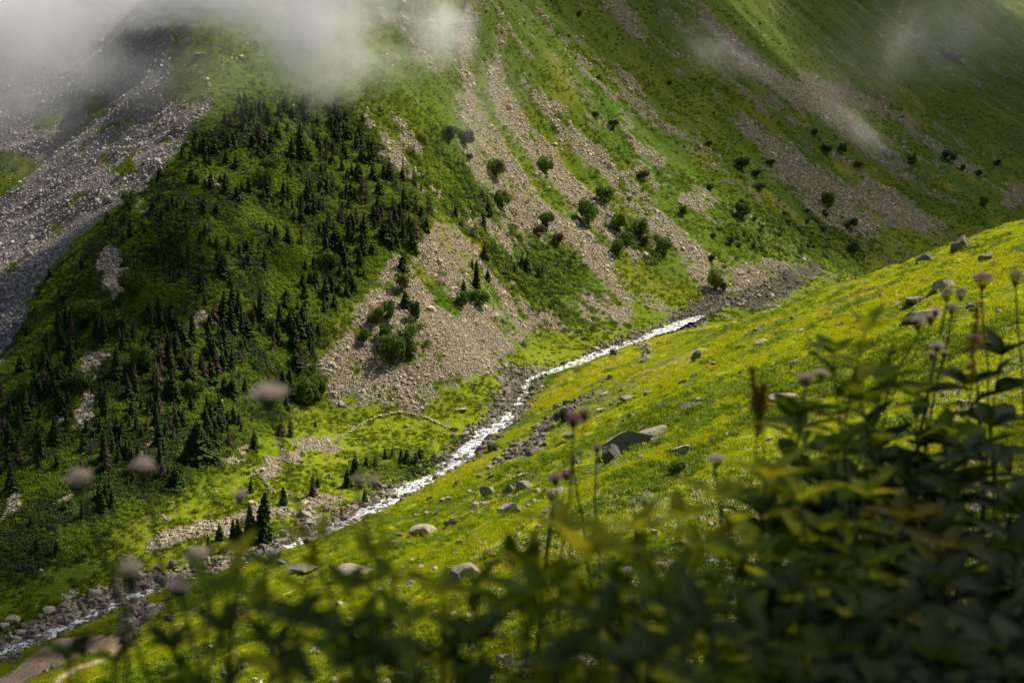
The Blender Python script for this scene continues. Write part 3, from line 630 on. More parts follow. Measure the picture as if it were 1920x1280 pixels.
HAND = [(541,217,22,0),(565,302,75,0),(547,300,48,0),(577,300,30,0),(595,235,22,0),(572,230,28,0),(620,235,26,0),(632,250,30,0),(652,260,28,0),(644,245,20,0),(680,228,16,0),(596,280,36,0),(612,300,38,1),(627,292,32,1),(645,290,28,0),
 (677,278,24,0),(680,305,34,0),(697,295,22,1),(710,306,14,0),(672,342,46,0),(700,340,36,0),(720,332,27,0),(754,340,34,0),(742,352,24,1),(777,350,38,1),(606,340,28,2),(567,345,27,1),(687,380,50,1),(710,365,30,0),(507,357,48,1),(495,380,30,0),
 (530,390,22,0),(577,400,22,0),(642,375,28,1),(757,390,47,0),(737,397,36,1),(782,400,40,1),(805,405,50,1),(790,358,16,1),(800,435,34,0),(855,412,36,0),(915,404,34,0),(907,426,30,0),(905,380,34,1),(670,420,45,1),(682,452,58,0),(655,452,52,0),
 (710,420,40,1),(722,452,44,0),(732,452,34,1),(775,470,44,0),(757,457,22,1),(635,417,30,0),(767,425,24,0),(500,437,26,0),(612,447,36,0),(595,460,34,1),(542,460,40,0),(565,460,32,1),(775,290,20,1),(755,310,20,1),(755,506,34,0),(760,576,38,0),
 (909,488,36,0),(893,540,54,0),(914,526,27,0),(885,503,22,0),(869,545,24,0),(728,620,26,1),(987,507,32,0),(978,502,28,0),(1017,516,34,1),(1046,507,26,1),(1070,505,28,1),(965,515,26,0),(1010,522,22,0),(1076,484,14,0),
 (665,890,44,0),(652,912,40,0),(705,876,34,1),(687,875,26,0),(722,860,25,0),(735,858,28,1),(762,876,40,0),(780,876,42,1),(752,868,32,0),(790,866,32,0),(587,930,56,1),(596,912,22,0),(684,948,36,0),(545,818,45,1),(526,817,48,1),(592,800,20,1),
 (532,947,44,0),(492,1012,100,0),(472,1020,84,0),(640,967,24,1),(437,1026,60,0),(450,1020,52,0),(412,1012,36,0),(395,1040,45,0),(470,922,32,0),(477,845,44,0),(430,836,34,1),(375,863,76,0),(300,780,50,1),(257,812,44,0),(277,815,40,1),(332,810,42,0),
 (300,816,38,0),(320,812,36,1),(337,906,38,0),(325,903,28,0),(205,940,46,0),(50,790,42,0),(20,780,32,0),(77,785,30,0),(172,852,32,1),(152,880,30,1),(240,872,30,1),(340,685,37,1),(302,700,34,1),(322,705,42,0),(412,780,47,0),(385,790,32,0),
 (205,805,18,1),(360,866,58,0),(392,864,52,0),(90,1045,45,1),(70,1040,40,0),(108,1040,36,0),(60,990,30,0),(120,960,26,0),(250,905,30,0)]
def gz(x, y): return float(H(np.array([x]), np.array([y]))[0])
def tip_room(b, hp):
    """height in metres of something standing at b whose top is hp photo pixels above its foot"""
    d = CP * b[1] - SP * b[2]; return hp * d / F / (CP + 0)
taken = []; TREES = []
for (px, py, hp, kd) in HAND:
    b = ground_at(px, py)
    if b is None: continue
    TREES.append([px, py, hp, kd, b]); taken.append((px, py))
rf = np.random.default_rng(21); dens = fbm(np.arange(0, 2000.) [:, None].T * 1.0 + 0 * np.arange(0, 1300.)[:, None], np.arange(0, 1300.)[:, None] + 0 * np.arange(0, 2000.)[None], 70, 3, 77)
fz = blur(forest, 4); tries = 0; bare_m = np.maximum(scree, gully)
grid = {}
for (x, y) in taken: grid.setdefault((int(x // 16), int(y // 16)), []).append((x, y))
while len(TREES) < 720 and tries < 60000:
    tries += 1; px, py = rf.uniform(0, 830), rf.uniform(190, 1010)
    if sample(fz, np.array([px]), np.array([py]))[0] < .85 or sample(bare_m, np.array([px]), np.array([py]))[0] > .1: continue
    dn = .52 + dens[int(py), int(px)] * 1.3 - .12 * (px < 440) * (py < 470) + .3 * (py > 600) + .15 * (px > 480) * (py < 420) - .9 * ((px - 470) ** 2 / 80 ** 2 + (py - 545) ** 2 / 30 ** 2 < 1) - .5 * (py > 900)
    if rf.uniform() > dn: continue
    near_ = [q for i in (-1, 0, 1) for j in (-1, 0, 1) for q in grid.get((int(px // 16) + i, int(py // 16) + j), [])]
    if any(abs(q[0] - px) < 6.5 and abs(q[1] - py) < 7 for q in near_): continue
    b = ground_at(px, py)
    if b is None: continue
    grid.setdefault((int(px // 16), int(py // 16)), []).append((px, py))
    kd = int(rf.uniform() < .11); hp = rf.choice([14, 18, 22, 26, 30, 36], p=[.08, .16, .24, .24, .17, .11]) * (.85 + .35 * (py > 600)) * rf.uniform(1.1, 1.6)
    TREES.append([px, py, hp, kd, b])
nh = len(HAND)
rest = sorted(TREES[nh:], key=lambda t: -t[2]); IND = TREES[:nh] + rest[:300 - nh]; MASS = rest[300 - nh:]
ZONES = [('on the bright scree face', lambda x, y: (x > 715 and y > 470 and x < 830) or (x > 840 and y > 480 and x < 940)),
 ('on the green island in the scree', lambda x, y: x > 940),
 ('among the upper scree gullies', lambda x, y: x > 812 and y < 480),
 ('on the stony bank above the stream', lambda x, y: y > 935 and x > 500),
 ('on the flat below the stone wall', lambda x, y: y > 850 and x > 600),
 ('by the stone fan below the wood', lambda x, y: x > 425 and y > 790),
 ('beside the lower stream rubble', lambda x, y: y > 955 and x > 380),
 ('on the shaded lower left slope', lambda x, y: y > 930),
 ('just below the mist', lambda x, y: y < 262),
 ('along the right rim of the wood', lambda x, y: x > 655 and y < 480),
 ('in the upper wood', lambda x, y: x > 530 and y < 370),
 ('on the ridge beside the grey gully', lambda x, y: y < 470 and x < 440),
 ('in the middle of the wood', lambda x, y: y < 560 and x > 300),
 ('around the long bare patch, left wood', lambda x, y: y < 620 and x < 300),
 ('in the wood beside the pale scree face', lambda x, y: x > 440 and y < 800),
 ('in the dark wood at the left edge', lambda x, y: x < 150),
 ('between the lower left bare patches', lambda x, y: x < 290),
 ('in the lower wood above the meadow', lambda x, y: True)]
KIND = ['green spruce', 'dead brown spruce', 'rusty red dying spruce']
def zone(x, y): return next(i for i, (_, f) in enumerate(ZONES) if f(x, y))
buck = {}
for i, t in enumerate(IND): buck.setdefault((zone(t[0], t[1]), t[3]), []).append(i)
TL = {}
for (z_, kd), ids in buck.items():
    where = ZONES[z_][0]; kn = KIND[kd]; left = list(ids)
    if len(ids) == 1: TL[ids[0]] = ('only %s standing %s' % (kn, where), None); continue
    used = 0
    for word, key in (('tallest', lambda i: -IND[i][2]), ('leftmost', lambda i: IND[i][0]), ('rightmost', lambda i: -IND[i][0]), ('uppermost', lambda i: IND[i][1]), ('lowest-standing', lambda i: -IND[i][1]), ('smallest', lambda i: IND[i][2])):
        # the superlative must hold for the whole stand
        best = min(ids, key=key)
        if best in left: TL[best] = ('%s %s %s' % (word, kn, where), None); left.remove(best)
    md = sorted(left, key=lambda i: -IND[i][2])
    for i in md:
        TL[i] = ('one of the middling %ss %s' % (kn, where), '%ss %s' % (kn, where)) if len(left) > 1 else ('remaining middling %s %s' % (kn, where), None)
protos = {}
def copy_tree(o, loc, rz, scale):
    c_ = o.copy(); COL.objects.link(c_); c_.location = loc; c_.rotation_euler = (random.gauss(0, .035), random.gauss(0, .035), rz); c_.scale = scale
    for k in ('group', 'label'):
        if k in c_: del c_[k]
    for ch in o.children:
        d = ch.copy(); COL.objects.link(d); d.parent = c_
    return c_
for i, (px, py, hp, kd, b) in enumerate(IND):
    kk = (min(kd, 1), (i * 5 + int(px)) % (len(SPD) if kd else len(SPV))) if kd != 2 else (2, 0)
    if hp > 48 and kd == 0: kk = (3, 0 if px in (375, 360, 392) else 1 + i % 2)
    hm = tip_room(b, hp) * 1.04; wide = rf.uniform(.75, 1.35) * (1.15 if px == 375 else 1)
    loc = (b[0], b[1], b[2] - .05 * hm); rz = rf.uniform(0, 6.28); scl = (hm * wide, hm * wide, hm)
    if kk not in protos:
        r_ = empty('spruce_tree' if kk[0] in (0, 3) else 'dead_spruce', loc, rz, None, 'tree', None, scl)
        cm = SPBIG[kk[1]] if kk[0] == 3 else SPV[kk[1]] if kk[0] == 0 else SPD[kk[1] % len(SPD)]
        if kk[0] == 2:
            cm = cm.copy(); cm.materials.clear(); cm.materials.append(leafy('rusty_needles', (.13, .045, .025), (.18, .07, .035), .15, .9, .05))
        obj('crown', cm, r_); obj('trunk', SP_TR, r_); protos[kk] = r_; t_ = r_
    else: t_ = copy_tree(protos[kk], loc, rz, scl)
    tag(t_, TL[i][0], 'tree', 'spruces of the wooded slope' if TL[i][1] is None else TL[i][1])
def whole(cm): # crown and trunk in one mesh for the scattered remainder
    V = np.array([v.co[:] for v in cm.vertices]); Q = np.array([p.vertices[:] for p in cm.polygons if len(p.vertices) == 4]); T = np.array([p.vertices[:] for p in cm.polygons if len(p.vertices) == 3])
    return mesh_of('spruce', V, [Q, T], [cm.materials[0]])
gp = np.array([t[4] for t in MASS]); gh = np.array([tip_room(t[4], t[2]) for t in MASS]); kdm = np.array([t[3] for t in MASS])
for k_, nm, vs in ((0, 'small_spruces', SPV[:6]), (1, 'small_dead_spruces', SPD)):
    q = kdm == k_; scatter(nm, 'smallest %s spruces filling the wood between the bigger ones' % ('green' if not k_ else 'withered brown'), 'trees', gp[q] - np.c_[0 * gh[q], 0 * gh[q], gh[q] * .05], gh[q], [whole(v) for v in vs], None, 20 + k_)

# ------------------------------------------------------------------ round leafy bushes and small trees
BUSH = [ # px, foot py, width, height, kind, label
 (929,330,38,30,0,'round green bush alone among the upper scree tongues'),(942,390,31,31,0,'dense round bush on scree right of the topmost lone spruces'),(1022,320,32,26,0,'round bush in grass just right of the upper scree tongue'),
 (1025,425,32,27,0,'round green bush standing alone in the wide grey scree tongue'),(1135,382,34,32,0,'topmost bush of the bush chain down the middle slope'),(1103,420,38,44,0,'tall pale bush at the left of the middle bush chain'),
 (1158,432,30,30,0,'round bush in the centre of the middle bush chain'),(1200,442,38,30,0,'broad dark green bush at the right of the middle bush chain'),(1175,460,26,24,0,'small bush under the centre of the middle bush chain'),
 (1245,477,32,30,0,'last round bush right of the middle bush chain, above the scree'),(1160,478,28,28,0,'lowest bush of the middle bush chain, beside the scree tongue'),(1207,465,18,22,2,'brown withered bush between two green ones in the middle bush chain'),
 (1341,542,30,34,0,'tall round bush close to the stream at the foot of the far slope'),(1356,547,14,18,1,'small dark bush touching the right side of the tall streamside bush'),(1390,318,28,22,1,'dark bush on grass below the faint mist wisp'),
 (1393,407,30,26,1,'wide dark bush low on the green slope left of the big scree field'),(1552,390,25,28,0,'single green bush in the middle of the big right scree field'),(1845,387,18,18,0,'small bush beside the brown hollow near the right edge'),
 (705,607,30,30,0,'round bright bush on the pale scree face, leftmost of its row'),(729,597,24,32,0,'upright bush next to the round bright one on the pale scree face'),(722,640,22,30,0,'leafy bush hiding dead twigs in the middle of the pale scree face'),
 (735,672,52,46,0,'largest leafy bush on the pale scree face'),(762,657,36,46,0,'tall bush at the right shoulder of the largest scree face bush'),(772,668,22,24,0,'small bush at the right foot of the largest scree face bush'),
 (682,640,22,24,0,'small pale bush at the left of the pale scree face'),(753,547,28,34,0,'oval bush high on the pale scree face under a small spruce'),(776,600,20,34,1,'narrow dark bush right of centre on the pale scree face'),
 (575,757,48,50,0,'big rounded bush at the corner where wood meets pale scree'),(598,752,24,38,1,'dark slim bush against the big rounded corner bush'),(843,264,28,26,1,'left one of two dark bushes high on the grassy slope'),
 (871,272,36,28,1,'right one of two dark bushes high on the grassy slope'),(897,572,42,28,0,'spreading bush at the foot of the tallest scree spruce'),(866,577,24,30,0,'bush left of the spreading bush below the tallest scree spruce'),
 (250,557,52,44,0,'large round bush just below the long bare patch in the wood'),(165,612,54,48,0,'large rounded bush at the left of the wood by the lower bare patch'),(210,627,44,44,0,'large bush between two bare patches in the left of the wood'),
 (265,692,44,44,0,'pale leafy bush right of the middle bare patch in the wood'),(243,388,36,28,0,'rounded bush near the ridge beside the grey gully'),(40,755,34,46,0,'dull green bushy tree at the left edge of the dark wood'),
 (150,735,54,36,1,'wide dark bush between two bare patches on the lower left'),(365,745,36,34,0,'bright leafy bush inside the lower wood, right of its dead spruces'),(510,320,38,30,0,'rounded pale bush below the mist at the top of the wood'),
 (497,345,32,30,0,'leafy bush left of the tall dead spruce in the upper wood'),(617,500,44,28,0,'leafy bush near the right rim of the wood above the scree'),(560,610,34,28,0,'leafy bush inside the wood, level with the pale scree face'),
 (1268,888,36,26,1,'dark round bush on the near meadow below the long rock outcrop'),(1052,797,30,30,1,'dark green bush by the rocks where near meadow meets stream'),(925,845,26,14,0,'bright green low bush at the water in front of the rapids'),
 (1149,238,24,13,1,'low dark bush on grass in the upper middle of the slope'),(1117,220,14,11,1,'small low bush up-left of the low dark bush on grass'),(1255,160,9,9,1,'tiny dark bush high on the open grass'),
 (1086,32,9,11,1,'tiny dark tree near the top edge of the green slope'),(1122,148,8,8,1,'tiny dark bush left of the faint path line high up'),(1330,275,12,11,1,'small dark bush left of the upper right scree field'),
 (1527,253,14,11,1,'small dark bush just below the right mist wisp'),(1549,287,22,16,1,'dark bush left of a pair, under the right mist wisp'),(1578,287,17,17,1,'dark bush right of a pair, under the right mist wisp'),
 (1710,309,22,20,0,'green bush on the grassy rib in the upper right'),(1780,302,26,19,1,'dark wide bush among the rubble in the upper right'),(1805,320,9,11,1,'small dark bush below the dark wide one in the upper right'),
 (1835,329,13,11,1,'small dark bush near the right edge above the rubble'),(1870,309,15,9,2,'low brownish bush near the right edge'),(1205,334,24,13,2,'purplish brown bush on the middle of the green slope'),
 (1445,309,20,11,2,'purplish low bush at the left rim of the right scree field'),(1417,331,18,13,1,'dark bush under the purplish low bush'),(1425,357,24,13,1,'dark bush further below the purplish low bush'),
 (1332,357,14,13,1,'small dark bush on grass left of the wide dark bush'),(1280,404,16,18,1,'small upright bush above the small stony patch'),(1595,432,24,22,1,'dark bush at the lower tip of the right scree field'),
 (1370,459,15,15,1,'small dark bush in the low scrub above the stream'),(1334,489,15,12,1,'small round dark bush above the streamside gravel'),(1600,477,22,20,1,'dark bush beyond the edge of the near meadow'),
 (1610,313,16,10,2,'brownish bush at the end of the right mist wisp'),(1010,445,24,24,2,'withered brown bush above the green island in the scree'),(1045,460,22,22,2,'withered bush beside the scree tongue above the green island'),
 (880,300,16,12,1,'little dark bush by the upper scree tongue'),(1393,386,16,12,1,'small dark bush atop the wide dark one left of the big scree field'),(1215,585,0,0,0,'')]
for k_ in range(26):    # the speckle of little shrubs above the upper stream
    BUSH.append((rf.uniform(1330, 1560), rf.uniform(395, 480), rf.uniform(7, 12), rf.uniform(6, 10), 1, None))
crowns = []
for i in range(10):
    r = np.random.default_rng(500 + i)
    lobes = [(0, 0, 0, .8)] + [(math.cos(a) * .34, math.sin(a) * .34, r.uniform(-.15, .35), r.uniform(.4, .62)) for a in r.uniform(0, 6.28, 9)]
    V, Fc = leaf_cluster(1500, (.5, .5, .45), .055, r, .35, .6, (0, 0, .5), True, lobes)
    V = np.array(V); lo, hi = V.min(0), V.max(0); V = (V - [(lo[0] + hi[0]) / 2, (lo[1] + hi[1]) / 2, lo[2]]) / (hi - lo); V[:, 2] += .04
    crowns.append((V, Fc))
CM = {}; BB = []
STEM = join([tube([(0, 0, -.15), (x * .3, y * .3, .2), (x, y, .62)], [.03, .022, .008], 5) for x, y in ((.05, .02), (-.18, .1), (.15, -.14), (-.08, -.2))])
STEMM = mesh_of('stems', STEM[0], STEM[1], [M_BARK], True)
for i, (px, py, wp, hp, kd, lb) in enumerate(BUSH):
    if wp == 0: continue
    b = ground_at(px, py)
    if b is None: continue
    key = (i % 10, kd)
    if key not in CM: CM[key] = mesh_of('crown', crowns[i % 10][0], crowns[i % 10][1], [[M_BUSH, M_BUSHD, M_BROWN][kd]])
    wm_, hm = tip_room(b, wp) * 1.05, tip_room(b, hp) * 1.1
    for _ in range(5 if lb else 1):
        x, y = b[0] + rf.normal() * wm_ * .75, b[1] + rf.normal() * wm_ * .5; BB.append((x, y, gz(x, y) - .1, rf.uniform(.4, .9) * min(1.6, wm_ / 3 + .4)))
    e = empty('bush', (b[0], b[1], b[2] - .03 * hm), rf.uniform(0, 6.28), lb or 'tiny dark shrub speckling the green slope above the upper stream', 'bush', 'bushes of the far slope' if lb else 'tiny dark shrubs above the upper stream', (wm_, wm_, hm))
    obj('crown', CM[key], e); obj('stems', STEMM, e)

BB = np.array(BB); scatter('bush_undergrowth', 'low leafy undergrowth gathered round the feet of the bushes', 'scrub', BB[:, :3], BB[:, 3], sh_vars + shd_vars[:2], None, 30)
# ------------------------------------------------------------------ boulders
TG = []
BLD = [
 (1803,468,36,28,1,'largest block-shaped boulder on the skyline of the near meadow'),(1829,452,14,8,0,'small rock touching the right side of the largest skyline boulder'),(1733,493,32,20,1,'flat-topped grey boulder left of the largest skyline boulder'),
 (1772,543,42,25,0,'broad pale boulder under the skyline boulders, near the pink flowers'),(1849,488,26,13,1,'low dark boulder right of the largest skyline boulder'),(1305,678,20,22,1,'upright dark-faced boulder beside the worn trail'),
 (1491,691,22,17,0,'small square rock on the meadow left of the leafy plants'),(1505,724,46,24,1,'long dark rock just above the flat slab, partly behind leaves'),(1478,750,72,18,0,'long flat slab low on the meadow behind the leaves'),
 (1735,604,84,26,1,'long dark outcrop in the meadow behind the pink flowers'),(1695,598,16,10,0,'little pale rock at the left end of the long dark outcrop'),(1720,566,46,14,1,'thin dark ledge above the long dark outcrop'),
 (1690,571,26,9,0,'low pale rock left of the thin dark ledge'),(1672,572,10,7,1,'small dark stone left of the low pale rock under the skyline boulders'),(1683,555,12,6,0,'small white stone on the open upper meadow'),(1653,556,12,7,0,'small rock left of the white stone on the upper meadow'),
 (1577,612,14,9,0,'small pale rock in the middle of the upper meadow'),(1503,620,16,6,0,'flat pale stone embedded in the meadow grass'),(1485,599,9,9,0,'small upright pale stone on the meadow'),
 (1216,822,72,18,0,'flat pale top slab of the long rock outcrop'),(1205,806,18,14,0,'small block perched behind the long rock outcrop'),(1186,842,112,38,1,'long curved dark rock outcrop in the near meadow'),(1148,868,34,42,1,'dark lower end of the long curved rock outcrop'),
 (1232,832,24,14,0,'pale stone at the right foot of the long rock outcrop'),(1270,851,48,20,0,'rough low rock right of the dark round meadow bush'),(1068,822,30,18,0,'pale-topped leaning boulder left of the long rock outcrop'),
 (1296,768,42,17,1,'long low rock with a shadow on the middle meadow'),(1312,756,14,10,0,'pale knob at the right end of the long low rock'),(1177,752,30,12,0,'flat pale rock at the lower end of the worn trail'),(1218,739,22,10,0,'small rock above the flat pale rock by the trail'),
 (1240,763,20,11,0,'small lichen-grey rock left of the long low rock'),(1186,782,20,9,1,'low dark stone below the flat pale trail rock'),(1302,709,14,11,0,'small rock below the upright dark-faced boulder'),(1280,718,16,8,0,'small rock left-below of the upright dark-faced boulder'),
 (1242,729,11,7,0,'tiny rock between the trail and the upright boulder'),(1165,733,9,7,0,'round white stone beside the trail'),(1127,773,22,8,0,'flat stone where the trail meets the stream flat'),(1330,761,18,10,0,'pale rock right of the long low rock'),
 (1394,699,18,7,1,'low dark hump on the middle meadow'),(1420,624,17,10,0,'pale rock high on the meadow above the trail'),(1428,646,26,10,0,'wide low rock below the pale one high on the meadow'),
 (854,912,17,12,0,'small white boulder nearest the stream on the near bank'),(916,932,31,25,0,'pointed pale boulder in the lower meadow'),(806,937,12,10,0,'small cube-like white rock on the lower near bank'),(955,924,28,18,1,'dark boulder left of a pair in the lower meadow'),
 (985,918,34,22,1,'dark boulder right of a pair in the lower meadow'),(953,965,52,27,0,'big rounded tan boulder in the lower meadow'),(910,949,19,10,0,'low rock just above the big rounded tan boulder'),(1010,922,18,9,0,'small rock right of the dark pair of boulders'),
 (1045,924,38,14,0,'long pale rock under the small purple flower heads'),(1030,962,30,13,1,'rough rock right of the big rounded tan boulder'),(792,1005,54,27,0,'large wedge-shaped boulder by the lower near bank'),(846,985,28,12,0,'flat pale slab above the large wedge-shaped boulder'),
 (851,972,17,8,0,'small pale rock behind the flat pale slab'),(748,1006,24,9,0,'low rock left of the large wedge-shaped boulder'),(738,1029,32,16,1,'dark slanting rock below the large wedge-shaped boulder'),(766,1022,20,9,0,'pale rock right of the dark slanting rock'),
 (868,1094,72,38,1,'big dark slanting outcrop behind the foreground leaves'),(918,879,18,10,0,'rock in the loose group under the rapids, on the near bank'),(944,868,13,9,0,'white rock at the top of the loose group under the rapids'),(900,896,16,8,0,'low rock at the left of the loose near-bank group'),
 (925,893,27,7,0,'long flat rock in the loose near-bank group'),(980,897,28,12,0,'grey rock right of the loose near-bank group'),(828,944,18,9,0,'low rock left of the pointed pale boulder'),(841,938,14,8,0,'small rock between the cube-like rock and the pointed boulder'),
 (880,924,13,8,0,'small rock just left of the pointed pale boulder'),(660,1083,76,18,0,'long flat pale ledge on the near bank behind the leaves'),(560,1078,70,12,1,'low grey ledge beside the lower stream'),(735,1185,26,20,1,'grey rock among the foreground leaves'),
 (818,864,25,19,0,'big pale boulder on the far bank below the rapids'),(827,879,28,13,0,'rounded pale boulder at the water below the big far-bank one'),(822,888,16,9,0,'small rounded rock at the water below the rapids'),(850,876,16,9,2,'wet rock on the far bank just below the rapids'),
 (864,860,19,16,0,'pointed rock standing at the left of the rapids'),(867,822,28,15,0,'tan boulder above the rapids on the far bank'),(925,822,32,11,0,'long smooth boulder on the right shore above the rapids'),(850,808,19,10,0,'flat boulder on grass at the end of the stone wall'),
 (865,773,22,9,0,'flat pale boulder on grass left of the side channel'),(882,818,14,20,0,'upright pale slab in the side channel'),(1115,657,22,10,0,'flat pale boulder above the small falls'),(1151,666,14,13,2,'dark wet boulder in the small falls'),
 (1128,664,10,9,2,'dark wet rock left of the small falls'),(1145,710,12,12,0,'pale boulder on the dry stony side bed'),(1132,742,18,9,0,'flat boulder in the lower dry side bed'),(1043,767,15,13,0,'tan boulder above the dark streamside bush'),(995,704,20,8,0,'flat rock at the bend of the stream'),
 (1330,574,13,8,0,'pale boulder where the stream comes out of the valley'),(570,970,27,18,0,'largest rounded boulder of the rubble heap above the lower stream'),(572,983,28,10,0,'flat boulder under the largest one of the rubble heap'),(616,897,10,10,0,'small white boulder alone on the green flat'),
 (666,967,13,13,0,'egg-shaped pale boulder on the far bank of the lower stream'),(687,962,24,13,2,'brown rounded boulder at the lower stream edge'),(700,952,20,13,0,'grey boulder right above the brown rounded one'),(612,959,13,10,0,'pale boulder at the right of the rubble heap'),
 (530,1007,24,17,0,'pale boulder beside the tall dark spruces'),(517,1014,17,13,0,'second pale boulder beside the tall dark spruces, lower left'),(574,1019,15,13,2,'reddish brown boulder in the lower stream'),(514,1048,30,26,0,'tall pale boulder on the far bank under the spruces'),
 (527,1058,22,10,0,'low pale boulder at the foot of the tall pale one'),(617,987,13,13,0,'upright tan boulder above the lower stream'),(602,994,15,9,0,'rounded boulder just left of the upright tan one'),(202,1143,28,20,0,'pyramid-shaped boulder on the far bank of the bottom-left stream'),
 (137,1169,16,13,2,'reddish round boulder at the bottom-left stream'),(335,1118,44,24,1,'large dark boulder splitting the stream under a pink flower head'),(317,1160,24,14,0,'pale blocky boulder above the end of the dirt track'),(105,1256,22,14,1,'dark pointed rock below the dirt track'),
 (86,1266,14,11,0,'small pale rock below the dirt track'),(60,1273,22,11,0,'flat brownish rock in the bottom-left corner'),(276,1088,16,20,0,'tall narrow boulder in scrub above the lower stream'),(20,1168,32,18,0,'wide boulder near the left edge above the stream'),
 (40,1192,15,9,0,'small boulder on the far bank at the left edge'),(340,234,27,20,3,'big tan block at the edge of the grey gully'),(280,94,15,9,3,'tan block high in the grey gully under the cloud'),(350,84,26,16,1,'upper dark crag at the top of the grass beside the gully'),
 (375,106,22,12,1,'lower dark crag at the top of the grass beside the gully'),(712,205,12,8,0,'pale rock at the tip of the upper scree below the mist'),(779,192,9,6,0,'lone pale boulder on the grass below the mist'),
 (1790,112,34,20,1,'dark craggy cliff high on the right under the cloud'),(1772,96,22,12,1,'second dark crag left above the craggy cliff'),(1806,122,16,12,1,'small crag at the right foot of the craggy cliff'),(1262,80,8,5,0,'tiny pale boulder by the upper right gully')]
M_TANB = stony('tan_block_rock', (.55, .42, .28), (.42, .33, .23), .7)
BMAT = [M_BOULD, M_DARKB, M_WET, M_TANB]
for i, (px, py, wp, hp, kd, lb) in enumerate(BLD):
    b = ground_at(px, py)
    if b is None: continue
    w_, h_ = tip_room(b, wp) * .95, tip_room(b, hp) * .95
    if px > 740 and py > 440:
        for q in range(14):
            a = rf.uniform(0, 6.28); x, y = b[0] + math.cos(a) * w_ * .56, b[1] + .15 * w_ + math.sin(a) * w_ * .4; TG.append((x, y, gz(x, y), rf.uniform(.7, 1.5) * np.clip(w_ / 2.5, .6, 1.3)))
    flat = hp / wp < .45; out = kd == 1 and flat
    dep = w_ * (rf.uniform(.55, .8)); sink = .35
    me_ = rock_mesh('boulder', BMAT[kd], 600 + i, 4 if wp > 24 else 3, .8, 13, .022, (w_ * 1.08, dep, h_ * 1.25))
    o = obj('boulder' if wp > 13 else 'rock', me_, None, (b[0], b[1] + dep * .25, b[2] + h_ * (1.25 / 2 - .38)), (rf.normal() * .05, -.20 * (py > 400 and px > 760) + rf.normal() * .05, rf.normal() * .12))
    tag(o, lb, 'boulder' if wp > 13 else 'rock', 'boulders and rocks of the valley')
TG = np.array(TG); scatter('rock_edge_grass', 'taller grass growing round the feet of the meadow boulders', 'grass', TG[:, :3], TG[:, 3], gr_vars, None, 31)
# ------------------------------------------------------------------ dry stone wall across the flat
WALLS = [([(498, 880), (492, 890), (497, 903), (506, 916), (514, 925)], 'lowest curl of the dry stone wall, below the stone fan'),
         ([(655, 810), (672, 798), (695, 786), (720, 778), (745, 773), (765, 774), (785, 778), (805, 786), (830, 798), (845, 806)], 'long arching dry stone wall across the green flat'),
         ([(632, 830), (636, 822), (640, 815)], 'short broken piece of dry stone wall left of the long arch')]
for wi, (pts, lb) in enumerate(WALLS):
    G_ = [ground_at(*p) for p in pts]; L_ = resample(np.array(G_), .42); parts = []; r = np.random.default_rng(700 + wi)
    for q in L_:
        for lvl in range(2):
            for sidez in (-1, 1):
                if r.uniform() < (.15, .45)[lvl]: continue
                V, Fc = _ICO[1]; s3 = r.uniform(.75, 1.25, 3) * np.array([.27, .22, .15]); a = r.uniform(0, 3); ca_, sa_ = math.cos(a), math.sin(a)
                W_ = (V + r.normal(size=V.shape) * .12) * s3; W_ = np.c_[W_[:, 0] * ca_ - W_[:, 1] * sa_, W_[:, 0] * sa_ + W_[:, 1] * ca_, W_[:, 2]]
                x, y = q[0] + sidez * .16 + r.normal() * .10, q[1] + r.normal() * .2
                parts.append((W_ + [x, y, float(q[2]) + .04 + lvl * .2], Fc))
    V, Fs = join(parts); o = obj('stone_wall', mesh_of('stone_wall', V, Fs, [M_STONE])); tag(o, lb, 'wall', 'pieces of the dry stone wall')
# ------------------------------------------------------------------ drifting mist, and unseen clouds added above to shade the ground
def mist_mat(name, dens, nscale, lo, hi, col=(1, 1, 1), power=1.0, aniso=.35):
    m = mat(name); N = NT(m); tc = N.n('TexCoord'); geo = N.n('NewGeometry')
    ln = N.n('VectorMath', operation='LENGTH'); N.put(ln.inputs[0], tc.outputs['Object'])
    fall = N.math('POWER', N.math('SUBTRACT', 1.0, ln.outputs['Value'], clamp=True), power)
    mp = N.n('Mapping'); N.put(mp.inputs[0], tc.outputs['Object']); mp.inputs['Scale'].default_value = (1, .8, 1.0)
    n = N.noise(mp.outputs[0], nscale, 4, .6); n.node.inputs['Distortion'].default_value = 1.0; n.node.inputs['Detail'].default_value = 8; n.node.inputs['Roughness'].default_value = .62
    k = N.n('MapRange'); N.put(k.inputs[0], N.math('ADD', n, N.math('MULTIPLY', fall, .22))); k.inputs[1].default_value = lo; k.inputs[2].default_value = hi
    v = N.n('VolumePrincipled'); v.inputs['Color'].default_value = tuple(col) + (1,); v.inputs['Anisotropy'].default_value = aniso
    N.put(v.inputs['Density'], N.math('MULTIPLY', N.math('MULTIPLY', k.outputs[0], fall), dens)); N.put(N.out.inputs['Volume'], v); return m
VS, FS = _ICO[3]
SPH = {}
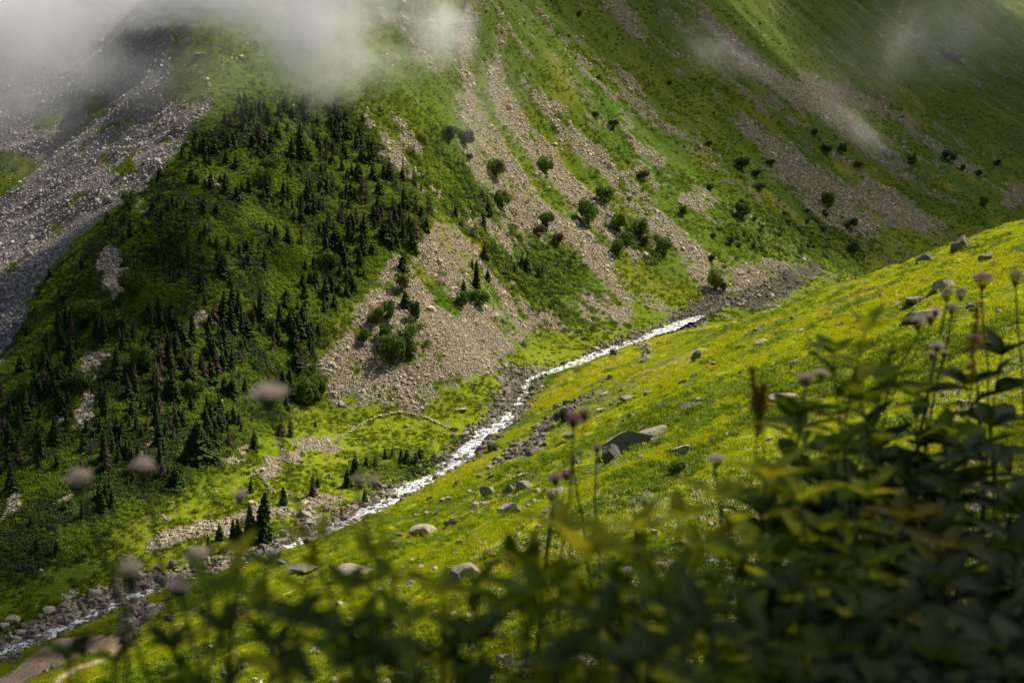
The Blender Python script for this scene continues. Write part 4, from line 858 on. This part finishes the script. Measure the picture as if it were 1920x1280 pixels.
MIST = [ # px, py, distance, half-width px, half-height px, density, noise scale, lo, hi, roll
 (-20, 70, 262, 260, 210, .26, 2.6, .44, .64, 0), (60, 10, 285, 260, 120, .14, 3.0, .44, .64, 0), (300, -15, 300, 240, 85, .16, 3.2, .45, .64, 0), (480, 5, 300, 170, 90, .16, 3.0, .45, .64, 0), (590, 80, 262, 130, 140, .20, 2.8, .44, .64, -10), (640, 10, 280, 160, 80, .13, 3.2, .45, .64, 0), (825, 55, 300, 85, 95, .10, 2.8, .44, .64, 0), (200, 120, 290, 170, 80, .045, 3.0, .45, .66, 25), (720, 120, 290, 120, 70, .03, 3.0, .45, .66, 0),
 (430, 130, 268, 360, 130, .026, 2.0, .40, .80, 0), (1340, 95, 400, 110, 62, .018, 3.2, .50, .72, 25), (1420, 130, 410, 120, 40, .008, 3.2, .50, .72, 35), (1580, 215, 430, 150, 48, .013, 3.4, .50, .72, 40), (1620, 250, 425, 80, 34, .014, 3.2, .50, .70, 42), (1690, 80, 470, 60, 120, .012, 3.0, .50, .75, 15), (1800, 40, 560, 200, 130, .030, 2.2, .42, .75, 0),
 (1640, 110, 560, 200, 110, .014, 2.0, .42, .80, 0), (905, 190, 340, 110, 140, .020, 2.4, .45, .80, 10), (80, 260, 262, 260, 120, .016, 2.0, .40, .80, -10), (60, 430, 255, 200, 90, .005, 2.0, .40, .80, 0)]
for i, (px, py, y, hw, hh, dn, ns, lo, hi, roll) in enumerate(MIST):
    c_ = at_y(px, py, y); a, b_ = hw * y / F, hh * y / F; th = min(a, b_) * .55
    me_ = mesh_of('mist', VS * 1.0, FS, [mist_mat('mist_vapour', dn * 11.5 / th, ns, lo, hi, (.975, .98, 1), aniso=.2)], True)
    for v in me_.vertices: pass
    o = obj('mist', me_, None, c_, (0, math.radians(roll), 0), (a, th, b_)); tag(o, 'pale mist drifting across the mountainside', 'mist', kind='stuff')
SHADE_CLOUDS = [ # unseen, added for shade: point on the ground that it shades, size of the cloud, optical depth through its middle
 ((-118, 190, -45), (50, 80, 26), 1.0), ((-76, 146, -60), (38, 30, 20), 1.7), ((33, 2, 6), (34, 27, 14), 1.9), ((16, 62, -24), (46, 20, 12), .9), ((440, 860, 150), (260, 230, 60), 2.2), ((170, 640, 110), (170, 90, 40), 1.6), ((48, 36, 0), (30, 30, 18), 1.3)]
for i, (g_, sz, od) in enumerate(SHADE_CLOUDS):
    m = mat('shade_cloud_vapour'); N = NT(m); v = N.n('VolumePrincipled'); v.inputs['Density'].default_value = od / (2 * sz[2]) ; v.inputs['Color'].default_value = (.98, .98, 1, 1); v.inputs['Anisotropy'].default_value = .5; N.put(N.out.inputs['Volume'], v)
    V = VS * (1 + .22 * fbm(VS[:, 0] * 2 + VS[:, 2], VS[:, 1] * 2 + i * 5, 1.0, 3, 900 + i))[:, None]
    c_ = np.array(g_) + SD * (520 / SD[2])
    o = obj('cloud', mesh_of('cloud', V, FS, [m], True), None, c_, None, sz); tag(o, 'unseen cloud added above the valley for shade', 'cloud', kind='structure')

# ------------------------------------------------------------------ foreground plants
def plant_mat(name, c1, c2, tc_, trans, rough=.62, spec=.07):
    m = mat(name); N = NT(m); geo = N.n('NewGeometry'); uvn = N.n('Attribute', attribute_name='lf'); sx = N.n('SeparateXYZ'); N.put(sx.inputs[0], uvn.outputs['Vector'])
    r = geo.outputs['Random Per Island']; tcn = N.n('TexCoord'); n1 = N.noise(tcn.outputs['Object'], 60, 3, .6)
    col = N.mix(r, c1, c2)
    # veins: a pale midrib and side veins
    mid = N.ramp(N.math('ABSOLUTE', sx.outputs[1]), [(.0, (1, 1, 1)), (.07, (0, 0, 0))])
    wv = N.math('SINE', N.math('MULTIPLY', N.math('SUBTRACT', sx.outputs[0], N.math('MULTIPLY', N.math('ABSOLUTE', sx.outputs[1]), .16)), 62.0))
    col = N.mix(N.math('MULTIPLY', mid, .55), col, tc_); col = N.mix(1, col, N.ramp(n1, [(.3, (.75, .75, .75)), (.7, (1.2, 1.2, 1.1))]), 'MULTIPLY')
    b = N.n('BsdfPrincipled'); N.put(b.inputs['Base Color'], col); b.inputs['Roughness'].default_value = rough; b.inputs['Specular IOR Level'].default_value = spec
    bp = N.n('Bump'); bp.inputs['Strength'].default_value = .5; bp.inputs['Distance'].default_value = .004; N.put(bp.inputs['Height'], N.math('ADD', N.math('MULTIPLY', wv, .3), N.math('MULTIPLY', mid, -1.0))); N.put(b.inputs['Normal'], bp)
    t = N.n('BsdfTranslucent'); N.put(t.inputs[0], N.mix(.5, col, tc_)); ms = N.n('MixShader'); ms.inputs[0].default_value = trans; N.put(ms.inputs[1], b); N.put(ms.inputs[2], t); N.put(N.out.inputs['Surface'], ms); return m
M_LEAF = plant_mat('foreground_leaf', (.042, .085, .004), (.075, .125, .006), (.38, .44, .010), .46)
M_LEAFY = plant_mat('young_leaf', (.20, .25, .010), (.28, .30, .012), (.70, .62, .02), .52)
M_LEAFSHADE = plant_mat('shaded_leaf', (.012, .026, .003), (.022, .040, .004), (.07, .11, .007), .26)  # foreground shade painted into the leaf colour
M_LEAFR = plant_mat('reddish_leaf', (.07, .075, .008), (.10, .075, .010), (.26, .19, .015), .38)
M_LSTEM = leafy('green_stem', (.06, .09, .02), (.10, .12, .03), .1, .6, .2)
M_RSTEM = leafy('red_stem', (.07, .025, .02), (.10, .045, .03), .05, .6, .2)
M_PINK = leafy('pink_florets', (.95, .74, .66), (.98, .86, .78), .5, .8, .1)
M_PURP = leafy('purple_florets', (.58, .20, .38), (.76, .36, .50), .35, .8, .1)
M_MAUVE = leafy('mauve_florets', (.66, .44, .48), (.84, .64, .64), .3, .8, .1)
M_CREAM = leafy('cream_florets', (.75, .72, .60), (.85, .82, .72), .3, .8, .1)
M_RUST = leafy('rusty_seeds', (.34, .16, .035), (.46, .25, .05), .3, .8, .1)
def leaf(o, d, n, L, W, droop, seed):
    """one lance-shaped leaf, folded along the midrib and arching over; returns verts, faces and (along, across) coordinates"""
    k = 7; t = np.linspace(0, 1, k); wd = W * np.sin(np.pi * np.clip(t * .97 + .03, 0, 1) ** .82) * (1 + .06 * np.sin(t * 40 + seed)); wd[0] = W * .06; wd[-1] = .0006
    s = np.cross(d, n); s /= np.linalg.norm(s) + 1e-9
    c_ = o + d * (L * t)[:, None] + n * (-droop * L * t ** 2 + .08 * L * t)[:, None]
    lift = .28; rip = .05 * W * np.sin(t * 17 + seed)
    V = np.concatenate([c_ + s * (-wd)[:, None] + n * (wd * lift + rip)[:, None], c_ + s * (-wd * .5)[:, None] + n * (wd * lift * .42)[:, None], c_, c_ + s * (wd * .5)[:, None] + n * (wd * lift * .42)[:, None], c_ + s * wd[:, None] + n * (wd * lift - rip)[:, None]])
    i = np.arange(k - 1); Fc = np.concatenate([np.stack([i + a * k, i + a * k + 1, i + (a + 1) * k + 1, i + (a + 1) * k], -1) for a in range(4)])
    uv = np.concatenate([np.stack([t, t * 0 + a, t * 0], -1) for a in (-1, -.5, 0, .5, 1)]); return V, Fc, uv
def unit(v): v = np.asarray(v, float); return v / (np.linalg.norm(v) + 1e-9)
def foliage_mesh(parts, m_):
    V, Fc, UV, o = [], [], [], 0
    for v, f, u in parts: V.append(v); Fc.append(f + o); UV.append(u); o += len(v)
    me_ = mesh_of('leaves', np.concatenate(V), np.concatenate(Fc), [m_], True); attr(me_, 'lf', np.concatenate(UV), 'FLOAT_VECTOR'); return me_
def stem_line(root, tip, r, n=12, bow=.10):
    t = np.linspace(0, 1, n)[:, None]; L = np.linalg.norm(tip - root); side_ = unit([r.normal(), r.normal() * .5, 0]) * L * bow
    return root + (tip - root) * t + side_ * np.sin(t * math.pi) * (1 - .3 * t) + r.normal(size=(n, 3)) * .004
def leafy_plant(px, py, dist, m_, label, stems=1, L=.10, gap=.055, seed=0, sm=None, leaves_from=.35, group='leafy foreground stems', crown=5, Wf=.17):
    r = np.random.default_rng(seed); tip0 = np.array(at_y(px, py, dist)); rx, ry = tip0[0] + r.normal() * .10 + .06, tip0[1] + r.uniform(-.08, .15)
    root0 = np.array([rx, ry, gz(rx, ry) - .03]); st_, lv = [], []
    for k in range(stems):
        tip = tip0 if k == 0 else tip0 + np.array([r.uniform(-.30, .30), r.uniform(-.1, .35), -abs(r.normal()) * .16 - .04]); root = root0 + np.array([r.normal() * .03, r.normal() * .03, 0])
        ln = stem_line(root, tip, r); st_.append(tube(ln, np.linspace(.0065, .0022, len(ln)), 6))
        T = np.linalg.norm(tip - root); cnt = int(T * (1 - leaves_from) / gap); a = r.uniform(0, 6.28)
        for q in range(cnt + 1):
            t = leaves_from + (1 - leaves_from) * q / max(cnt, 1); p = np.array([np.interp(t, np.linspace(0, 1, len(ln)), ln[:, c__]) for c__ in range(3)])
            young = t > .9; a += 2.4 if not young else 1.9; up = .25 + .5 * max(0, t - .8) / .2 + r.normal() * .12
            d = unit([math.cos(a), math.sin(a), up]); n = unit(np.array([0, 0, 1]) - d * d[2] + r.normal(size=3) * .18)
            l_ = L * r.uniform(.75, 1.15) * (1 - .45 * max(0, t - .88) / .12) * (.7 + .3 * min(1, (t - leaves_from) * 4 + .4)); lv.append(leaf(p, d, n, l_, l_ * Wf, r.uniform(.15, .5), q))
        for q in range(crown):
            a += 6.283 / crown + r.normal() * .2; d = unit([math.cos(a), math.sin(a), .55 + r.normal() * .2]); n = unit(np.array([0, 0, 1]) - d * d[2] + r.normal(size=3) * .2)
            lv.append(leaf(ln[-1], d, n, L * r.uniform(.5, .85), L * Wf * .7, r.uniform(.1, .4), q))
    e = empty('leafy_plant', root0, 0, label, 'plant', group)
    o = obj('leaves', foliage_mesh([(v - root0, f, u) for v, f, u in lv], m_), e)
    V, Fs = join(st_); obj('stem', mesh_of('stem', V - root0, Fs, [sm or M_LSTEM], True), e); return e
def umbel(c_, w, h, r, fuzzy=1.0):
    """flat-domed flower head of little fuzzy tufts on short stalks"""
    fl, sk = [], []; base = c_ - np.array([0, 0, h * 1.3])
    n = 26
    for q in range(n):
        a = q * 2.4; rad = math.sqrt((q + .5) / n); x = np.array([math.cos(a) * rad * w, math.sin(a) * rad * w, h * .5 * (1 - rad ** 2) + r.normal() * h * .12])
        p = c_ + x; fl.append(leaf_cluster(44, (w * .26, w * .26, w * .20), w * .095 * fuzzy, r, .8, .5, p)); sk.append(tube([base, base * .4 + p * .6 - [0, 0, .2 * h], p], [.0010, .0008, .0006], 3))
    return join(fl), join(sk), base
def flower(px, py, wpx, hpx, dist, m_, label, seed, bend=.10, twin=None, leaves=True, cat='flower'):
    r = np.random.default_rng(seed); c0 = np.array(at_y(px, py, dist)); rx, ry = c0[0] + r.normal() * .08 + .04, c0[1] + r.uniform(-.05, .15); root = np.array([rx, ry, gz(rx, ry) - .03])
    heads = [(c0, wpx * .42 * dist / F, hpx * .85 * dist / F)]
    for (qx_, qy_, qw, qh) in (twin or []): heads.append((np.array(at_y(qx_, qy_, dist + r.normal() * .03)), qw * .42 * dist / F, qh * .85 * dist / F))
    e = empty('flowering_stem', root, 0, label, cat, 'pink and purple flower heads on tall stems'); sp = []
    _, _, b0 = umbel(*heads[0], np.random.default_rng(seed)); ln = stem_line(root, b0, r, 14, bend * .6); sp.append(tube(ln, np.linspace(.0048, .0028, 14), 6))
    for k, hd in enumerate(heads):
        (V, Fs), (V2, F2), b = umbel(*hd, r); obj('flower_head', mesh_of('flower_head', V - root, Fs, [m_]), e); sp.append((V2, F2[0]))
        if k: j = ln[-4]; sp.append(tube([j, j * .4 + b * .6 - [0, 0, .005], b], [.0018, .0014, .0012], 5))
    V, Fs = join(sp); obj('stem', mesh_of('stem', V - root, Fs, [M_LSTEM], True), e)
    if leaves:
        lv = []; a = r.uniform(0, 6.28)
        for t in (.35, .45, .55, .66, .78):
            for sgn in (0, math.pi):
                p = np.array([np.interp(t, np.linspace(0, 1, 14), ln[:, c__]) for c__ in range(3)]); d = unit([math.cos(a + sgn), math.sin(a + sgn), .4]); n = unit(np.array([0, 0, 1]) - d * d[2])
                l_ = .085 * (1.1 - t * .6); lv.append(leaf(p, d, n, l_, l_ * .14, .35, t * 10))
            a += 1.57
        obj('leaves', foliage_mesh([(v - root, f, u) for v, f, u in lv], M_LEAF), e)
FLW = [(505, 738, 78, 34, 1.30, M_PINK, 'largest blurred pale pink flower head, against the corner of wood and scree', .25), (148, 896, 52, 32, 1.40, M_PINK, 'blurred pink flower head farthest to the left', .2),
 (268, 877, 48, 38, 1.45, M_PINK, 'round blurred pink flower head before the lower wood', .1), (450, 928, 32, 20, 1.75, M_PINK, 'small blurred pale flower head above the lower stone fan', .1), (372, 1043, 54, 34, 1.40, M_PINK, 'blurred pink flower head in front of the grey rubble by the lower stream', .15),
 (245, 1070, 48, 46, 1.35, M_PINK, 'blurred tall pink flower head above the lower-left stream', .15), (338, 1097, 50, 24, 1.55, M_MAUVE, 'dim mauve flower head before the dark boulder in the stream', .2), (230, 1186, 22, 24, 1.4, M_MAUVE, 'small dim flower bud over the end of the dirt track', .1),
 (1345, 860, 34, 16, 3.2, M_PINK, 'small sharp pink flower head just left of the upper bright leaves', .1), (1843, 522, 42, 22, 4.1, M_MAUVE, 'domed mauve flower head on the straightest stem at upper right', .06), (1905, 517, 28, 22, 3.7, M_MAUVE, 'mauve flower head cut by the right edge', .1),
 (1827, 633, 26, 14, 3.4, M_MAUVE, 'low mauve flower head in the dark right-hand plants', .1), (1120, 838, 20, 9, 3.6, M_MAUVE, 'tiny purple flower head below the long rock outcrop', .1), (1075, 865, 16, 12, 3.2, M_PURP, 'tiny purple bud above the long purple flower head', .1), (1034, 930, 18, 12, 3.0, M_PURP, 'small purple bud at the edge of the blurred yellow leaves', .1)]
for i, (px, py, w_, h_, ds_, m_, lb, bd) in enumerate(FLW): flower(px, py, w_, h_, ds_, m_, lb, 800 + i, bd)
flower(1075, 784, 34, 22, 2.4, M_PURP, 'bright purple twin flower head over the sunlit meadow', 820, .1, [(1096, 775, 26, 16)])
flower(1042, 896, 28, 16, 2.7, M_PURP, 'long purple flower head left of the big dark plant mass', 821, .1, [(1062, 889, 24, 14)])
flower(672, 898, 26, 14, 1.5, M_PINK, 'pair of flat blurred pink flower heads over the green flat', 822, .1, [(702, 901, 30, 15)])
flower(124, 1216, 30, 24, 1.9, M_MAUVE, 'dark mauve double flower head over the dirt track', 823, .05, [(155, 1210, 34, 22)])
flower(1776, 550, 26, 18, 4.0, M_MAUVE, 'wide mauve flower head left of the domed one at upper right', 824, .1, [(1802, 549, 26, 16)])
flower(1785, 578, 24, 14, 4.2, M_MAUVE, 'small mauve flower head under the wide one at upper right', 825, .12)
flower(1722, 602, 30, 18, 3.8, M_PINK, 'pink double flower head on a long leaning stem at right', 826, .3, [(1746, 594, 26, 16), (1754, 583, 18, 12)])
flower(1757, 648, 34, 12, 3.9, M_PINK, 'three pale flower tufts around the long leaning stem', 827, .1, [(1747, 664, 16, 10), (1771, 662, 14, 10)])
flower(1512, 708, 36, 18, 2.5, M_PINK, 'blurred pink flower head above the leafy plants at right of centre', 828, .1, [(1540, 700, 30, 14)])
flower(1186, 944, 12, 9, 2.6, M_CREAM, 'pair of tiny white flower heads above the dark twig', 829, .1, [(1208, 938, 16, 10)], False)
flower(832, 1162, 16, 9, 2.8, M_CREAM, 'white flower heads low in the middle of the foreground', 830, .1, [(902, 1157, 16, 9), (925, 1186, 14, 7)], False)
def spike(px, py, dist, hp, label, seed, width=.008):
    r = np.random.default_rng(seed); tip = np.array(at_y(px, py, dist)); root = np.array([tip[0] + .05, tip[1] + .05, 0]); root[2] = gz(root[0], root[1]); ln = stem_line(root, tip, r, 14, .05); L = hp * dist / F; cl = []
    for q in range(60):
        p = tip + (ln[-3] - tip) / np.linalg.norm(ln[-3] - tip) * L * (q / 60); s = 1 - abs(q / 60 - .55) * 1.2; cl.append(leaf_cluster(6, (width * s, width * s, .008), .0055, r, .5, .6, p + r.normal(size=3) * width * .5 * s))
    e = empty('seed_spike', root, 0, label, 'plant', 'rusty seed spikes'); V, Fs = join(cl); obj('seeds', mesh_of('seeds', V - root, Fs, [M_RUST]), e); V, Fs = tube(ln, np.linspace(.004, .0015, 14), 6); obj('stem', mesh_of('stem', V - root, Fs, [M_RSTEM], True), e)
spike(1410, 690, 2.6, 130, 'orange seed spike rising left of the leafy plants', 840); spike(1432, 722, 2.6, 60, 'knobbly brown seed head beside the orange spike', 841, .014); spike(1832, 572, 3.2, 150, 'blurred rust-red seed spike at the upper right', 842, .016)
# leafy stems: tip pixel, distance, kind (0 green, 1 young yellow, 2 dark with shade painted in, 3 reddish), stems, leaf length, label
K_ = [M_LEAF, M_LEAFY, M_LEAFSHADE, M_LEAFR]
LEAFY = [(440, 1040, 1.5, 1, 1, .075, 'blurred yellow-green leaf tuft at the stream, left of centre'), (505, 1060, 1.6, 0, 1, .085, 'thin leafy stem with red stalk in front of the lower stream'), (600, 1020, 1.35, 1, 1, .085, 'blurred yellow leaf rosette over the lower near bank'),
 (390, 1110, 1.3, 0, 1, .09, 'leftmost dark leafy stem over the near bank'), (660, 1110, 1.35, 0, 1, .10, 'dark green leafy stem below the blurred yellow rosette'), (745, 1080, 1.4, 0, 1, .09, 'slender leafy stem with one raised leaf, centre left'), (820, 1120, 1.5, 1, 1, .09, 'yellowish leafy stem in front of the dark slanting outcrop'),
 (560, 1150, 1.2, 2, 2, .10, 'dark leafy clump low at the bottom, left of centre'), (720, 1180, 1.3, 0, 2, .10, 'leafy clump at the bottom under the slanting outcrop'), (885, 1110, 1.45, 0, 1, .10, 'green stem with a long arching leaf, bottom centre'), (960, 1060, 1.5, 0, 1, .10, 'reddish-stalked leafy stem left of the bright rosette'),
 (1060, 940, 1.55, 1, 1, .115, 'brightest blurred yellow-green rosette in the centre of the foreground'), (1105, 1000, 1.5, 1, 2, .12, 'yellow-green clump right under the brightest rosette'), (1010, 1120, 1.35, 0, 2, .11, 'blurred green clump at the bottom centre'), (1180, 1010, 1.6, 0, 2, .12, 'wide blurred leafy clump right of the brightest rosette'),
 (1275, 930, 1.75, 1, 2, .12, 'yellow-edged leafy clump before the meadow flowers'), (1350, 900, 1.9, 1, 2, .12, 'upper yellow-green leafy clump by the small sharp pink flower'), (1430, 850, 2.0, 1, 2, .13, 'tall yellow-green leafy stem under the orange seed spike'), (1250, 1080, 1.5, 0, 2, .12, 'large blurred green clump low right of centre'),
 (1380, 1020, 1.7, 0, 2, .13, 'arching broad-leaved clump in the lower right half'), (1500, 940, 2.0, 1, 2, .13, 'sunlit rosette with pale shining leaves at right of centre'), (1540, 1000, 2.0, 0, 2, .13, 'green clump under the pale shining rosette'), (1150, 1180, 1.25, 2, 2, .11, 'very dark blurred clump at the bottom right of centre'),
 (1330, 1180, 1.3, 2, 2, .12, 'darkest blurred clump on the bottom edge, right of centre'), (900, 1210, 1.2, 2, 2, .10, 'dark blurred leaves on the bottom edge at centre'), (1620, 600, 2.6, 1, 1, .13, 'tall pale-tipped stem standing highest of the leafy plants'), (1560, 640, 2.7, 0, 2, .15, 'tall bright leafy plant left of the highest stem'),
 (1670, 640, 2.9, 0, 2, .16, 'tall leafy plant right of the highest stem'), (1610, 730, 2.6, 0, 3, .16, 'broad-leaved plant in front of the highest stem'), (1500, 760, 2.5, 0, 2, .15, 'leafy plant leaning left over the flat slab'), (1710, 720, 3.1, 0, 2, .17, 'big drooping-leaved plant at the right'),
 (1640, 840, 3.0, 2, 3, .19, 'plant with large dark drooping leaves at the right'), (1740, 830, 3.2, 2, 3, .19, 'dark broad-leaved plant behind the drooping one'), (1810, 700, 3.4, 2, 2, .17, 'dark leafy stem under the domed mauve flower'), (1880, 640, 3.5, 2, 2, .17, 'dark leafy stem at the right edge under the mauve flower'),
 (1860, 800, 3.2, 2, 3, .18, 'dark broad-leaved mass at the right edge'), (1780, 920, 2.9, 2, 3, .18, 'shaded broad leaves in the lower right'), (1900, 940, 2.7, 2, 3, .18, 'shaded plant in the lower right against the edge'), (1700, 980, 2.4, 3, 2, .15, 'reddish-leaved clump in the lower right'),
 (1780, 1030, 2.2, 3, 2, .14, 'second reddish-leaved clump nearer the corner'), (1620, 1060, 2.0, 0, 2, .14, 'green arching clump left of the reddish ones'), (1500, 1120, 1.7, 2, 2, .13, 'dark clump at the bottom below the green arching one'), (1700, 1150, 1.7, 2, 3, .14, 'black-green clump at the bottom right'),
 (1860, 1120, 1.9, 2, 3, .15, 'black-green leaves in the bottom-right corner'), (1450, 1000, 1.9, 0, 2, .13, 'blurred green leaves between the two lit rosettes'), (1560, 860, 2.3, 0, 3, .15, 'leafy plant in the middle of the right-hand mass'), (1470, 880, 2.2, 0, 2, .14, 'left shoulder of the right-hand mass of leaves'),
 (620, 1200, 1.15, 2, 2, .09, 'dark leaves along the bottom edge left of centre'), (430, 1190, 1.2, 2, 1, .09, 'dark single leafy stem near the bottom left'), (800, 1230, 1.1, 2, 2, .09, 'dark leaves along the bottom edge just left of centre'), (1040, 1230, 1.15, 2, 2, .10, 'dark leaves on the bottom edge right of centre')]
LEAFY += [(480, 1130, 1.4, 0, 2, .085, 'thin leafy stems over the lower meadow, left part of the foreground'), (690, 1040, 1.6, 1, 1, .085, 'small yellow leaf tuft just right of the blurred yellow rosette'), (780, 1160, 1.3, 0, 2, .09, 'leafy stems at the bottom below the white flower heads'),
 (860, 1170, 1.4, 0, 2, .095, 'blurred leafy pair of stems, bottom centre left'), (930, 1150, 1.4, 0, 2, .10, 'blurred green stems just left of the bright centre rosettes'), (520, 1220, 1.2, 2, 2, .085, 'dark leaves at the bottom under the thin stems'), (690, 1240, 1.15, 2, 2, .09, 'dark leaves at the bottom edge, two thirds to the left'),
 (1000, 1030, 1.5, 1, 2, .10, 'yellow-green stems touching the brightest rosette from the left'), (1210, 950, 1.7, 1, 2, .11, 'yellow-green stems between the two brightest clumps'), (1320, 1090, 1.6, 0, 3, .12, 'green stems filling the gap under the arching clump'), (340, 1215, 1.3, 2, 1, .08, 'lone dark stem at the bottom right of the dirt track'),
 (1690, 900, 2.6, 2, 4, .18, 'dense dark clump right of the pale shining rosette'), (1820, 860, 2.8, 2, 4, .19, 'dense black-green clump in the shadow at the right'), (1900, 1040, 2.2, 2, 4, .17, 'dense shaded clump at the right edge above the corner'),
 (1760, 1100, 1.9, 2, 4, .16, 'dense shaded clump under the reddish leaves'), (1620, 1170, 1.6, 2, 3, .14, 'dense dark leaves at the bottom, left of the corner'), (1880, 1220, 1.6, 2, 4, .15, 'darkest leaves filling the bottom-right corner'), (1760, 1240, 1.5, 2, 3, .14, 'dark leaves on the bottom edge near the right corner'),
 (1440, 1210, 1.4, 2, 3, .13, 'dark leaves on the bottom edge right of the arching clump'), (1560, 1240, 1.4, 2, 3, .13, 'dark leaves on the bottom edge, three quarters across'), (1220, 1230, 1.2, 2, 2, .11, 'dark leaves on the bottom edge under the large blurred clump')]
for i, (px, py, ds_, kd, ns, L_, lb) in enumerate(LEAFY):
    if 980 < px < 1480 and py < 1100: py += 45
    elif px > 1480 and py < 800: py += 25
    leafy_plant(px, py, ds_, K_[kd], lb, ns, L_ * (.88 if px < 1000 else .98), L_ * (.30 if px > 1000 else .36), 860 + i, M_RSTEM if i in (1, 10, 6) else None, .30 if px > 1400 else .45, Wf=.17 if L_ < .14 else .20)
